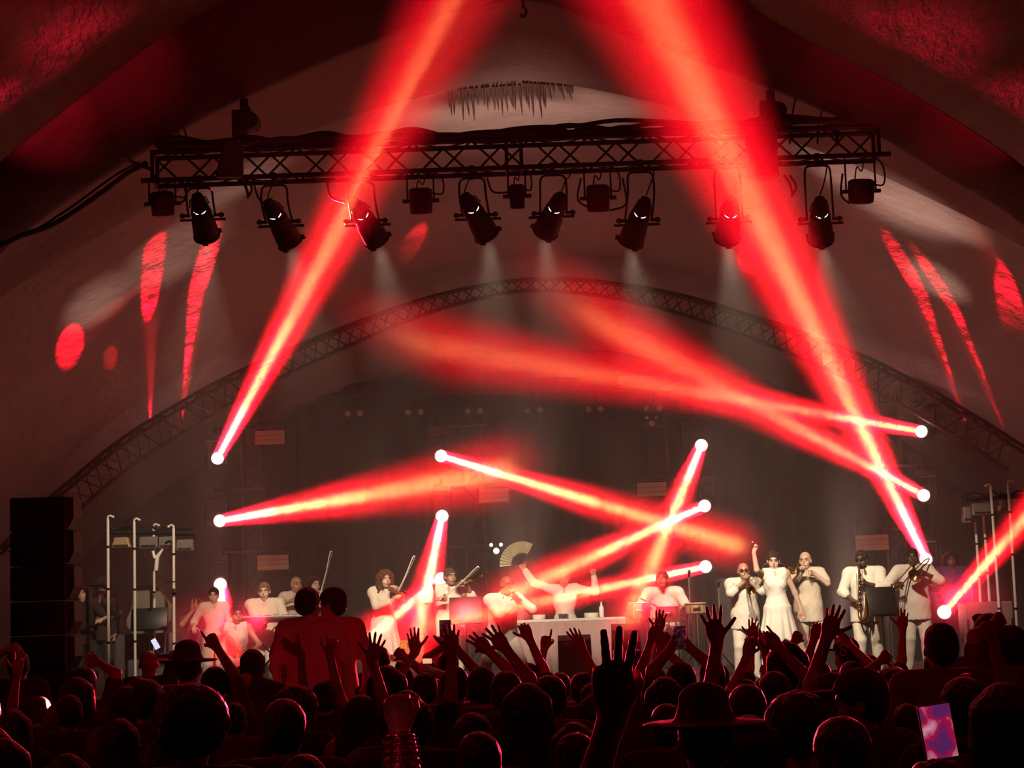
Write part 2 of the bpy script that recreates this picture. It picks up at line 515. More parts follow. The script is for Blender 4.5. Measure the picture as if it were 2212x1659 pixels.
SKINS = {'pale': (0.62, 0.42, 0.33), 'tan': (0.42, 0.25, 0.17), 'brown': (0.20, 0.105, 0.065), 'dark': (0.085, 0.045, 0.032)}
def person(name, loc, rz, h, label, cat='person', group=None, skin_c='tan', sex='m', lean=(0, 0), head=(0, 0, 0), hn=None, hp=None,
           pose_n='relaxed', pose_p='relaxed', en=None, ep=None, hand_dn=None, hand_dp=None, palm_n=None, palm_p=None,
           top=None, top_c=(0.7, 0.68, 0.62), sleeves='short', bottom='trousers', bottom_c=None, hair='short', hair_c=(0.02, 0.014, 0.01),
           face=False, feet=None, crouch=0.0, vox=0.012, build=1.0, hat=None, hat_c=(0.02, 0.02, 0.02), glasses=False, shoulder_up=(0, 0), twist=0.0, beard=False, hz=0.0055):
    """A figure facing local -Y. 'n' is the -x side, 'p' the +x side. Hand targets hn/hp are wrist positions in body metres for a 1.75 m figure."""
    root = empty(name, loc, rz, label, cat, group)
    s = h / 1.75; W = build; fem = sex == 'f'
    sm = mat('skin_' + skin_c, SKINS[skin_c], 0.45, bump=0.05, bscale=30, vary=0.06, spec=0.5)
    lx, ly = lean
    cz = crouch; pel = V3(0, cz * .25, .96 - cz); chest = V3(lx * .55, ly * .55, 1.27 - cz - .25 * (lx * lx + ly * ly)); neck = V3(lx * .9, ly * .9, 1.475 - cz - .6 * (lx * lx + ly * ly))
    ct, st_ = math.cos(twist), math.sin(twist)
    shw = (.162 if fem else .182) * W
    def tw(v): return V3(v.x * ct - v.y * st_, v.x * st_ + v.y * ct, v.z)
    sh = {}
    for sg, k in ((-1, 0), (1, 1)): sh[sg] = neck + tw(V3(sg * shw, 0, -.055 + shoulder_up[k]))
    hx, hy, hyaw = head
    hc = neck + V3(hx * .6, -0.02 + hy * .5, .125)
    fdir = V3(math.sin(hyaw) + hx * .2, -math.cos(hyaw), hy * 0.0).normalized()
    fdir = (fdir + V3(0, 0, -hy * 1.2)).normalized() if hy else fdir
    hr, hf, hu = frame(fdir, V3(hx, 0, 1))
    hip = {sg: pel + V3(sg * .095, 0, -.03) for sg in (-1, 1)}
    if feet is None: feet = ((-.13, 0.02), (.13, -.02))
    U, Fo = .285, .25
    defs = {-1: V3(-shw - .06, -.05, .93 - cz), 1: V3(shw + .06, -.05, .93 - cz)}
    wr = {}; el = {}
    for sg, t, hint in ((-1, hn, en), (1, hp, ep)):
        t = defs[sg] if t is None else Vector(t)
        hint = V3(sg * .6, .6, -.6) if hint is None else Vector(hint)
        el[sg], wr[sg] = ik(sh[sg], t, U, Fo, hint)
    kn = {}; an = {}
    for sg, ft in ((-1, feet[0]), (1, feet[1])):
        kn[sg], an[sg] = ik(hip[sg], V3(ft[0], ft[1], .085), .44, .42, V3(0, -1, 0))
    allp = [pel, neck, hc] + list(sh.values()) + list(wr.values()) + list(el.values()) + [a - V3(0, .18, .09) for a in an.values()] + [hc + hu * .16]
    lo = [min(p[i] for p in allp) - .22 for i in range(3)]; hi_ = [max(p[i] for p in allp) + .22 for i in range(3)]
    lo[2] = -0.01
    f = Field(lo, hi_, vox)
    thr = (.085 if not fem else .088) * W
    def torso(f, g=0.0, hem=None):
        f.ell(pel + V3(0, .01, 0), ((.165 if not fem else .172) * W + g, .115 * W + g, .12 + g), None, .05)
        f.cap(pel + V3(0, 0, .04), chest - V3(0, 0, .03), (.125 if not fem else .11) * W + g, .13 * W + g, .05)
        f.ell(chest + V3(0, 0, .03), ((.168 if not fem else .148) * W + g, .115 * W + g, .165 + g), None, .05)
        f.cap(sh[-1].lerp(neck, .25), sh[1].lerp(neck, .25), .062 + g, .062 + g, .05)
        if fem:
            for sg in (-1, 1): f.ell(chest + V3(sg * .065, -.09, .01), (.055 + g, .05 + g, .055 + g), None, .03)
        return f
    torso(f)
    f.cap(neck - V3(0, 0, .05), neck + V3(hx * .2, -.01, .06), .055 if not fem else .048, .05 if not fem else .043, .03)
    for sg in (-1, 1):
        f.ell(sh[sg], (.062 * W, .06, .065), None, .04)
        f.cap(sh[sg], el[sg], (.052 if not fem else .043) * W, .039, .03); f.cap(el[sg], wr[sg], .040, .027, .02)
        f.cap(hip[sg], kn[sg], thr, .055, .03); f.cap(kn[sg], an[sg], .056, .036, .02)
        f.ell(kn[sg].lerp(an[sg], .3) + V3(0, .02, 0), (.052, .055, .11), None, .03)
        f.cap(an[sg] + V3(0, .03, -.05), an[sg] + V3(sg * .02, -.14, -.06), .034, .028, .02)
    # head
    A = [list(hr), list(hf), list(hu)]
    HS = 1.08
    def H(a, b, c): return hc + (hr * a + hf * b + hu * c) * HS
    def hs3(*r): return tuple(q * HS for q in r)
    f.ell(H(0, -.012, .035), hs3(.074, .094, .088), A, .02)
    f.ell(H(0, .022, -.045), hs3(.054, .062, .066), A, .03)
    f.ell(H(0, .055, -.093), hs3(.025, .022, .018), A, .02)
    f.cap(H(0, .085, .012), H(0, .106, -.024), .009, .013, .012)
    f.cap(H(-.03, .078, .03), H(.03, .078, .03), .011, .011, .012)
    for sg in (-1, 1):
        f.ell(H(sg * .076, -.008, -.005), hs3(.010, .02, .032), A, .006)
        f.ell(H(sg * .04, .055, -.03), hs3(.022, .02, .02), A, .02)
    f.ell(H(0, .085, -.058), hs3(.022, .01, .009), A, .008)
    fields = [f]
    for sg, pose, hd, pm in ((-1, pose_n, hand_dn, palm_n), (1, pose_p, hand_dp, palm_p)):
        dd = (wr[sg] - el[sg]).normalized() if hd is None else Vector(hd)
        pn = V3(0, -1, 0) if pm is None else Vector(pm)
        if pm is None and abs(dd.normalized().y) > .8: pn = V3(0, 0, -1)
        # the thumb points to the body's middle when the palm faces forward and the hand is up
        x = dd.cross(pn); ts = 1 if x.dot(V3(-sg, 0, .2) if dd.z > -.3 else V3(-sg * .3, -1, 0)) > 0 else -1
        fields.append(hand_field(wr[sg], dd, pn, ts, pose, 1.0, hz, wr[sg].lerp(el[sg], .18)))
    xf = Matrix.Scale(s, 4)
    skin('body', fields, sm, root, 1, xf=xf)
    # clothes
    tm = mat('cloth_%d_%d_%d' % tuple(int(c * 255) for c in top_c), top_c, 0.85, bump=0.12, bscale=9, vary=0.06, spec=0.2, sheen=0.1)
    if top != 'none':
        g = .014 if top != 'loose' else .021
        t = Field([lo[0], lo[1], pel.z - .34], hi_, vox); torso(t, g)
        for sg in (-1, 1):
            t.ell(sh[sg], (.062 * W + g, .06 + g, .062 + g), None, .04)
            if sleeves == 'short': t.cap(sh[sg], sh[sg].lerp(el[sg], .72), .056 * W + g, .052 + g, .03, flat=False)
            elif sleeves == 'long': t.cap(sh[sg], el[sg], .054 * W + g, .046 + g, .03); t.cap(el[sg], el[sg].lerp(wr[sg], .92), .046 + g, .034 + g * .8, .02)
            elif sleeves == 'rolled': t.cap(sh[sg], el[sg], .056 * W + g, .050 + g, .03); t.cap(el[sg], el[sg].lerp(wr[sg], .25), .052 + g, .05 + g, .02)
        if top in ('loose', 'shirt'):
            dz = .14 if top == 'shirt' else .24
            t.cap(pel + V3(0, .0, .0), pel + V3(0, 0, -dz), .15 * W + g, .155 * W + g, .05)
            if top == 'loose' and not fem:
                for sg in (-1, 1): t.cap(chest + V3(sg * .05, 0, -.02), pel + V3(sg * .055, 0, -dz), .105 * W + g, .125 * W + g, .05)
            t.cap(neck - V3(0, -.01, .03), neck + V3(0, .012, .022), .066, .062, .015)
        t.cut_ell(neck + V3(0, -.03, .075), (.06, .085, .06))
        if face: t.cut_ell(neck + V3(0, -.12, -.0), (.022, .06, .10))
        t.cut_plane(V3(0, 0, pel.z - (.22 if top == 'loose' and not fem else .13 if top in ('loose', 'shirt') else .08)), (0, 0, -1))
        if sleeves == 'none':
            for sg in (-1, 1): t.cut_ell(sh[sg] + V3(sg * .05, 0, .02), (.07, .12, .10))
        t.rough(.0035, 38, 1.3)
        skin('shirt' if not fem or bottom != 'dress' else 'dress_top', [t], tm, root, 1, xf=xf)
    bm_c = bottom_c or top_c
    pm_ = mat('cloth_%d_%d_%d' % tuple(int(c * 255) for c in bm_c), bm_c, 0.85, bump=0.12, bscale=9, vary=0.06, spec=0.2, sheen=0.1)
    if bottom == 'trousers':
        t = Field([-.42, -.4, -.01], [.42, .4, 1.1], vox)
        t.ell(pel + V3(0, .01, 0), (.172 * W, .125 * W, .115), None, .05)
        for sg in (-1, 1): t.cap(hip[sg], kn[sg], thr + .012, .075, .03); t.cap(kn[sg], an[sg] + V3(0, 0, .02), .080, .068, .02); t.ell(kn[sg].lerp(an[sg], .3) + V3(0, .02, 0), (.068, .072, .14), None, .03); t.cap(hip[sg] + V3(0, .02, 0), kn[sg] + V3(0, .01, 0), thr + .018, .075, .04)
        t.rough(.003, 30, 2.1)
        skin('trousers', [t], pm_, root, 1, xf=xf)
    elif bottom == 'dress':
        t = Field([-.5, -.5, .25], [.5, .5, 1.2], vox)  # skirt
        t.cap(pel + V3(0, 0, .16), pel + V3(0, 0, .0), .135 * W, .185, .05)
        zb_ = .52
        t.cap(pel + V3(0, 0, .02), V3(0, 0, zb_), .175, .27, .04, flat=True)
        X, Y, Z = t._grid((slice(None),) * 3)
        t.d = t.d + (.018 * np.sin(np.arctan2(Y, X) * 13) * np.clip((1.0 - Z) / .5, 0, 1)).astype(np.float32)
        t.cut_ell(V3(0, 0, zb_ - .1), (.22, .2, .3))
        skin('skirt', [t], pm_, root, 1, xf=xf)
    shoe = Field([-.4, -.4, -.02], [.4, .35, .2], vox)
    for sg in (-1, 1):
        shoe.cap(an[sg] + V3(0, .03, -.045), an[sg] + V3(sg * .02, -.15, -.055), .043, .036, .02)
    shoe.cut_plane(V3(0, 0, 0.0), (0, 0, -1))
    skin('shoes', [shoe], mat('shoe_black' if bm_c[0] < .3 else 'shoe_white', (0.02, .02, .02) if bm_c[0] < .3 else (.6, .58, .55), 0.6), root, 1, xf=xf)
    # hair and hats
    if hair not in (None, 'bald'):
        hm = mat('hair_%d_%d_%d' % tuple(int(c * 255) for c in hair_c), hair_c, 0.42, bump=0.8, bscale=45, vary=0.3, spec=0.35)
        q = Field([hc.x - .32, hc.y - .32, hc.z - .62], [hc.x + .32, hc.y + .32, hc.z + .30], vox * .8)
        if hair == 'afro':
            q.ell(H(0, -.02, .07), hs3(.135, .135, .13), A, .03); q.rough(.006, 60, 1)
        else:
            q.ell(H(0, -.018, .045), hs3(.083, .102, .092), A, .02)
            if hair in ('short', 'fade'): q.ell(H(0, -.05, .0), hs3(.078, .065, .07), A, .02)
            if hair in ('long', 'curly', 'bob'):
                ln = {'long': .34, 'curly': .30, 'bob': .12}[hair]; wd = {'long': .052, 'curly': .070, 'bob': .06}[hair]
                for sg in (-1, 0, 1):
                    q.cap(H(sg * .06, -.045, .03), H(sg * .085, -.05, -.03) - V3(0, 0, ln), wd, wd * .8, .04)
                for sg in (-1, 1): q.cap(H(sg * .072, .0, .05), H(sg * .088, .0, -.05) - V3(0, -.02, ln * .55), wd * .55, wd * .4, .03)
                if hair == 'curly': q.ell(H(0, -.03, .04), hs3(.115, .115, .105), A, .03); q.rough(.008, 55, 2)
            if hair == 'ponytail': q.ell(H(0, -.12, .06), hs3(.035, .035, .04), A, .02); q.cap(H(0, -.13, .05), H(0, -.15, -.12), .03, .018, .02)
            if hair == 'bun': q.ell(H(0, -.06, .135), hs3(.045, .045, .04), A, .01)
        # clear the face
        q.cut_ell(H(0, .115, -.03), hs3(.070, .085, .095), A)
        q.rough(.0025, 70, 3)
        skin('hair', [q], hm, root, 1, xf=xf)
    if hat:
        hatm = mat('hat_%d_%d_%d' % tuple(int(c * 255) for c in hat_c), hat_c, 0.8, bump=0.2, bscale=25)
        q = Field([hc.x - .32, hc.y - .32, hc.z - .15], [hc.x + .32, hc.y + .32, hc.z + .32], vox * .8)
        q.ell(H(0, -.012, .065), hs3(.088, .106, .085), A, .01)
        q.cut_plane(H(0, 0, .05), list(-hu))
        if hat == 'cap': q.ell(H(0, .12, .055), hs3(.07, .075, .009), A, .01)
        elif hat == 'capback': q.ell(H(0, -.13, .05), hs3(.06, .06, .009), A, .01)
        elif hat in ('brim', 'bucket'):
            rr = .19 if hat == 'brim' else .14
            q.ell(H(0, -.01, .055), hs3(rr, rr * 1.05, .012), A, .02); q.ell(H(0, -.01, .13), hs3(.075, .085, .05), A, .02)
        skin('hat', [q], hatm, root, 1, xf=xf)
    if face:
        we = mat('eye_white', (.75, .72, .68), .3); ir = mat('eye_dark', (.02, .012, .01), .2); lip = mat('lips_' + skin_c, tuple(c * .62 for c in SKINS[skin_c]), .4)
        for sg in (-1, 1):
            mb = MB(); mb.use(we); p = H(sg * .031, .0765, .003) * s; mb.ball(p, .0095 * s, sc=(1.3, .7, .62), seg=10, rings=6)
            mb.use(ir); mb.ball(p + hf * .0045 * s, .0058 * s, seg=8, rings=6); mb.build('eye', None, root)
            mb = MB(); mb.tube([H(sg * .048, .083, .026) * s, H(sg * .032, .092, .031) * s, H(sg * .014, .092, .027) * s], .0042 * s, 5); mb.build('eyebrow', ir, root)
        mb = MB(); mb.tube([H(-.024, .086, -.057) * s, H(0, .095, -.055) * s, H(.024, .086, -.057) * s], [.003 * s, .0058 * s, .003 * s], 6)
        mb.tube([H(-.018, .086, -.062) * s, H(0, .094, -.0655) * s, H(.018, .086, -.062) * s], [.003 * s, .006 * s, .003 * s], 6); mb.build('mouth', lip, root)
        if glasses:
            mb = MB()
            for sg in (-1, 1): mb.ball(H(sg * .033, .092, .004) * s, .022 * s, sc=(1.1, .35, .85))
            mb.tube([H(-.07, .0, .012) * s, H(-.06, .07, .012) * s, H(0, .105, .012) * s, H(.06, .07, .012) * s, H(.07, .0, .012) * s], .004 * s, 5)
            mb.build('sunglasses', BLACK_SHINE, root)
        if beard:
            q = Field([hc.x - .2, hc.y - .2, hc.z - .2], [hc.x + .2, hc.y + .2, hc.z + .1], vox * .8)
            q.ell(H(0, .03, -.07), hs3(.058, .062, .05), A, .02); q.cut_ell(H(0, .10, -.035), hs3(.04, .05, .035), A)
            skin('beard', [q], mat('beard_dark', (.03, .02, .015), .8), root, 1, xf=xf)
    root['_wr'] = 0
    del root['_wr']
    M_ = Matrix.Translation(Vector(loc)) @ Matrix.Rotation(rz, 4, 'Z') @ xf
    info = {'root': root, 's': s, 'M': M_, 'wn': M_ @ wr[-1], 'wp': M_ @ wr[1], 'hc': M_ @ hc, 'mouth': M_ @ H(0, .10, -.06), 'chin': M_ @ H(0, .06, -.11),
            'chest': M_ @ (chest + V3(0, -.14, .02)), 'neck': M_ @ neck, 'en': M_ @ el[-1], 'ep': M_ @ el[1], 'sn': M_ @ sh[-1], 'sp': M_ @ sh[1]}
    return info
BLACK_SHINE = mat('black_shiny', (0.01, 0.01, 0.01), 0.15)

# ------------------------------------------------------------------ haze that fills the stage end of the tent
def haze_material(dens):
    m = bpy.data.materials.new('haze'); m.use_nodes = True
    nt = m.node_tree; nt.nodes.clear()
    o = nt.nodes.new('ShaderNodeOutputMaterial'); v = nt.nodes.new('ShaderNodeVolumeScatter')
    v.inputs['Density'].default_value = dens; v.inputs['Anisotropy'].default_value = 0.15
    nt.links.new(v.outputs[0], o.inputs['Volume'])
    return m
def haze_slab(y0, y1, dens, label):
    mb = MB(); mb.box((0, (y0 + y1) / 2, 6.01), (22, y1 - y0 - .002, 11.98))
    tag(mb.build('haze', haze_material(dens), smooth=False), label, 'haze', kind='stuff')
haze_slab(27.2, 32.3, 0.044, 'thick haze drifting at the back of the stage around the towers')
haze_slab(23.6, 27.2, 0.022, 'thinner haze hanging about the musicians')
# the front body of haze: low over the stage lip, and a tongue drifting forward under the roof
mb = MB()
prof = [(20.2, 0.02), (19.6, 2.9), (18.9, 4.3), (18.9, 12.0), (23.598, 12.0), (23.598, 0.02)]
xs = (-11.0, -2.4, 3.6, 11.0)
def hp_(x): return [Vector((x, y, z)) for y, z in prof]
vs = [v for x in xs for v in hp_(x)]; n6 = 6
fs = [tuple(range(5, -1, -1)), tuple(range(18, 24))]
for k in range(3):
    for i in range(n6):
        j = (i + 1) % n6
        if k == 1 and i == 2: continue
        fs.append((k * 6 + i, k * 6 + j, (k + 1) * 6 + j, (k + 1) * 6 + i))
t0 = len(vs)
for x in (xs[1], xs[2]): vs += [Vector((x, 16.8, 5.45)), Vector((x, 9.0, 7.0)), Vector((x, 9.0, 12.0))]
a1, a2 = t0, t0 + 3
L0, L1, R0, R1 = 6 + 2, 6 + 3, 12 + 2, 12 + 3
fs += [(L0, a1, a2, R0), (a1, a1 + 1, a2 + 1, a2), (a1 + 1, a1 + 2, a2 + 2, a2 + 1), (a1 + 2, L1, R1, a2 + 2), (L0, L1, a1 + 2, a1 + 1, a1), (R0, a2, a2 + 1, a2 + 2, R1)]
mb.add(vs, fs)
tag(mb.build('haze', haze_material(0.013), smooth=False), 'faint haze in front of the lighting truss and under the near roof', 'haze', kind='stuff')

# ------------------------------------------------------------------ tent fabric
def fabric(name, col, bump=0.6, scale=1.2, stretch=(1, 1, 1), rough=0.75):
    m = bpy.data.materials.new(name); m.use_nodes = True
    N = m.node_tree.nodes; L = m.node_tree.links; b = N['Principled BSDF']
    b.inputs['Roughness'].default_value = rough; b.inputs['Specular IOR Level'].default_value = 0.25
    tc = N.new('ShaderNodeTexCoord'); mp = N.new('ShaderNodeMapping'); mp.inputs['Scale'].default_value = stretch
    L.new(tc.outputs['Object'], mp.inputs['Vector'])
    n1 = N.new('ShaderNodeTexNoise'); n1.inputs['Scale'].default_value = scale; n1.inputs['Detail'].default_value = 6; n1.inputs['Roughness'].default_value = 0.6
    L.new(mp.outputs['Vector'], n1.inputs['Vector'])
    n2 = N.new('ShaderNodeTexNoise'); n2.inputs['Scale'].default_value = 0.35; n2.inputs['Detail'].default_value = 3
    L.new(tc.outputs['Object'], n2.inputs['Vector'])
    cr = N.new('ShaderNodeMapRange'); cr.inputs['From Min'].default_value = 0.3; cr.inputs['From Max'].default_value = 0.7
    cr.inputs['To Min'].default_value = 0.78; cr.inputs['To Max'].default_value = 1.15
    L.new(n2.outputs['Fac'], cr.inputs['Value'])
    mx = N.new('ShaderNodeMix'); mx.data_type = 'RGBA'; mx.blend_type = 'MULTIPLY'; mx.inputs['Factor'].default_value = 1
    mx.inputs['A'].default_value = (*col, 1); L.new(cr.outputs['Result'], mx.inputs['B']); L.new(mx.outputs['Result'], b.inputs['Base Color'])
    bp = N.new('ShaderNodeBump'); bp.inputs['Strength'].default_value = bump; bp.inputs['Distance'].default_value = 0.25
    L.new(n1.outputs['Fac'], bp.inputs['Height']); L.new(bp.outputs['Normal'], b.inputs['Normal'])
    return m

def arch(px, Y, n=72):
    """an arch through photo pixels at world depth Y, carried down to the ground outside the frame"""
    pts = [at(x, y, Y) for x, y in px]
    a, b = pts[0], pts[1]; d = (a - b).normalized(); left = []
    p = a.copy(); k = 0
    while p.z > 0.05 and k < 12:
        d = (d + Vector((0.0, 0, -0.22))).normalized(); p = p + d * 0.9; left.append(p.copy()); k += 1
    a, b = pts[-1], pts[-2]; d = (a - b).normalized(); right = []
    p = a.copy(); k = 0
    while p.z > 0.05 and k < 12:
        d = (d + Vector((0.0, 0, -0.22))).normalized(); p = p + d * 0.9; right.append(p.copy()); k += 1
    for q in left + right: q.z = max(q.z, 0.02)
    return resample(spline(left[::-1] + pts + right, 6), n)

def loft(name, curves, m, thick=0.0, sub=1, bulge=0.0, wob=0.0, smooth=True):
    """surface through a row of curves"""
    rows = []
    for i in range(len(curves) - 1):
        for k in range(sub):
            t = k / sub
            row = [a.lerp(b, t) for a, b in zip(curves[i], curves[i + 1])]
            if bulge:
                for q in row: q.z += bulge * math.sin(PI * (i + t) / (len(curves) - 1))
            rows.append(row)
    rows.append([p.copy() for p in curves[-1]])
    n = len(rows[0]); vs = [p for r in rows for p in r]; fs = []
    for i in range(len(rows) - 1):
        for k in range(n - 1):
            a = i * n + k; fs.append((a, a + 1, a + n + 1, a + n))
    mb = MB(); mb.add(vs, fs)
    o = mb.build(name, m, smooth=smooth)
    if thick:
        md = o.modifiers.new('thickness', 'SOLIDIFY'); md.thickness = thick; md.offset = 0
    return o

FAB_NEAR = fabric('tent_fabric_near', (0.62, 0.58, 0.56), bump=1.0, scale=5.0, stretch=(1, 0.3, 1))
FAB_STAGE = fabric('tent_fabric_stage', (0.60, 0.58, 0.56), bump=0.7, scale=1.6)
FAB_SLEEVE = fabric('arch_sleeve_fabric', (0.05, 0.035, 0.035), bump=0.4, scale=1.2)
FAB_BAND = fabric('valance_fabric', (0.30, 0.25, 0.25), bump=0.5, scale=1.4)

A_up = arch([(0, 345), (130, 240), (260, 140), (370, 62), (520, -15), (750, -110), (940, -165), (1120, -185), (1320, -150), (1500, -70), (1706, 62), (1860, 140), (1956, 190), (2106, 280), (2212, 355)], 19.2)
A_lo = arch([(0, 530), (130, 430), (270, 340), (390, 270), (540, 195), (770, 95), (960, 25), (1075, -8), (1125, -14), (1180, -4), (1381, 75), (1651, 175), (1780, 230), (1906, 285), (2060, 378), (2212, 470)], 20.1)
B_lo = arch([(0, 640), (100, 575), (200, 515), (320, 445), (470, 365), (650, 287), (800, 235), (980, 190), (1080, 173), (1130, 170), (1230, 180), (1356, 205), (1536, 247), (1720, 305), (1906, 377), (2060, 450), (2212, 530)], 23.0)
C_tr = [(0, 1185), (70, 1108), (150, 1040), (240, 965), (330, 905), (480, 820), (640, 748), (760, 700), (900, 650), (1040, 617), (1180, 603), (1330, 612), (1480, 640), (1650, 690), (1780, 735), (1900, 785), (2050, 865), (2212, 965)]
C_ce = arch([(x, y - 26) for x, y in C_tr], 30.0)
D_wl = [Vector((p.x * 1.0, 33.0, max(0.02, p.z - 0.75 - 0.05 * 3))) for p in C_ce]

near_front = [Vector((p.x * 1.03, 5.0, p.z + 0.9 if p.z > 0.5 else p.z)) for p in A_up]
near_mid = [Vector((p.x * 1.03, 12.0, p.z + 0.65 if p.z > 0.5 else p.z)) for p in A_up]
c1 = loft('ceiling', [near_front, near_mid, A_up], FAB_NEAR, thick=0.04, sub=6)
tag(c1, kind='structure', label='crinkled pale tent ceiling over the crowd washed in red light')
up2 = [p + Vector((0, 0.06, 0)) for p in A_up]
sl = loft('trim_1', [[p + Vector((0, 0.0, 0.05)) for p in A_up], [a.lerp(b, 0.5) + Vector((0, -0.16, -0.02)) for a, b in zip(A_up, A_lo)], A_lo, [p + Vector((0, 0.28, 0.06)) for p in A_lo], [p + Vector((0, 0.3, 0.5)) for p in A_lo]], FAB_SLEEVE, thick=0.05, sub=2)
tag(sl, kind='structure', label='dark fabric sleeve of the near tent arch')
A_lo2 = [p + Vector((0, 0.3, 0.12)) for p in A_lo]
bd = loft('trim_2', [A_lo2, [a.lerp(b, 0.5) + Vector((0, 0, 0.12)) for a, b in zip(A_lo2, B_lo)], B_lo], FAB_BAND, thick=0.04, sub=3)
tag(bd, kind='structure', label='dim red fabric band behind the near tent arch')
B2 = [p + Vector((0, 0.02, 0.10)) for p in B_lo]
B3 = [p.lerp(q, 0.33) + Vector((0, 0, 0.55 if p.z > 1 else 0)) for p, q in zip(B_lo, C_ce)]
B4 = [p.lerp(q, 0.68) + Vector((0, 0, 0.45 if p.z > 1 else 0)) for p, q in zip(B_lo, C_ce)]
c2 = loft('ceiling_stage', [B2, B3, B4, C_ce, D_wl], FAB_STAGE, thick=0.0, sub=6)
tag(c2, kind='structure', label='pale fabric vault over the stage')

# gathered folds of the vault fabric under the lip of the band
mb = MB()
for k in range(34):
    x = 966 + k * (1236 - 966) / 33 + random.uniform(-3, 3)
    ln = random.uniform(34, 78) * (1.0 if x < 1190 else .45)
    y0 = 177 + abs(x - 1130) * 0.07 + (4 if x < 1130 else 0)
    sway = random.uniform(2, 9)
    p = [at(x, y0, 23.06), at(x + sway * .3, y0 + ln * .4, 23.35), at(x + sway * .8, y0 + ln * .8, 23.7), at(x + sway, y0 + ln, 23.9)]
    mb.tube(p, [0.020, 0.017, 0.010, 0.003], 6)
gf = mb.build('ceiling_folds', FAB_BAND); tag(gf, kind='structure', label='gathered folds hanging along the lip of the stage vault')

# ------------------------------------------------------------------ ground, stage, back wall
GROUND = mat('trampled_ground', (0.05, 0.045, 0.04), 0.9, bump=0.5, bscale=3)
mb = MB(); mb.box((0, 15, -0.1), (34, 42, 0.2)); fl = mb.build('floor', GROUND, smooth=False); tag(fl, kind='structure', label='dark trampled ground under the crowd')
STAGE = mat('stage_deck_black', (0.06, 0.05, 0.05), 0.45, bump=0.1, bscale=20)
mb = MB(); mb.box((0, 28.4, STAGE_Z - 0.06), (20.5, 8.4, 0.12)); mb.box((0, 28.5, STAGE_Z / 2 - .04), (20.3, 8.2, STAGE_Z - .08))
st = mb.build('floor_stage', STAGE, smooth=False); tag(st, kind='structure', label='black stage deck with a skirted front')
WALL = fabric('back_wall_fabric', (0.16, 0.135, 0.135), bump=0.3, scale=1.0)
mb = MB()
mb.add([p + Vector((0, 0.02, 0)) for p in D_wl] + [Vector((p.x, 33.02, 0.0)) for p in D_wl],
       [(i, i + 1, i + 1 + len(D_wl), i + len(D_wl)) for i in range(len(D_wl) - 1)])
bw = mb.build('wall_back', WALL, smooth=False); tag(bw, kind='structure', label='grey fabric end wall behind the stage')

# black drape in front of the end wall, gently pleated
BLACKDRAPE = mat('black_drape', (0.022, 0.018, 0.020), 0.85, bump=0.3, bscale=5)
mb = MB(); n = 260; vs = []; fs = []
tl = at(638, 826, 32.6); tr_ = at(1985, 800, 32.6)
for j in range(2):
    for i in range(n):
        t = i / (n - 1); x = tl.x + (tr_.x - tl.x) * t
        z = (tl.z + (tr_.z - tl.z) * t) if j == 0 else STAGE_Z
        vs.append((x, 32.6 + 0.05 * math.sin(x * 14) + 0.02 * math.sin(x * 31), z))
fs = [(i, i + 1, i + 1 + n, i + n) for i in range(n - 1)]
mb.add(vs, fs)
dr = mb.build('backdrop_curtain', BLACKDRAPE)
md = dr.modifiers.new('thickness', 'SOLIDIFY'); md.thickness = 0.012
tag(dr, 'tall black pleated curtain hanging across the back of the stage', 'curtain')

# ------------------------------------------------------------------ rigging materials
BLACK_METAL = mat('black_powdercoat', (0.012, 0.011, 0.012), 0.55, 0.2, spec=0.3)
BLACK_PLASTIC = mat('black_plastic', (0.014, 0.013, 0.014), 0.4, spec=0.4)
ALU = mat('brushed_aluminium', (0.55, 0.54, 0.52), 0.35, 0.9)
DARK_ALU = mat('dull_dark_truss', (0.045, 0.038, 0.038), 0.6, 0.4)
RUBBER = mat('cable_rubber', (0.010, 0.010, 0.010), 0.6)
LENS_WHITE = mat('burning_red_lens', (0.9, 0.3, 0.3), 0.3, emit=(1.0, 0.40, 0.36), estr=26)
LENS_SOFT = mat('lit_lamp_slot', (0.9, 0.9, 0.9), 0.3, emit=(1.0, 0.95, 0.88), estr=3)
PANEL_FACE = mat('unlit_strobe_face', (0.85, 0.80, 0.76), 0.5)
PANEL_WARM = mat('warm_strobe_face', (0.97, 0.92, 0.78), 0.5)

# ------------------------------------------------------------------ moving heads on the towers
def look_matrix(p, q):
    """frame at p whose -Y axis points to q"""
    d = (Vector(q) - Vector(p)).normalized()
    return Matrix.Translation(Vector(p)) @ d.to_track_quat('-Y', 'Z').to_matrix().to_4x4()

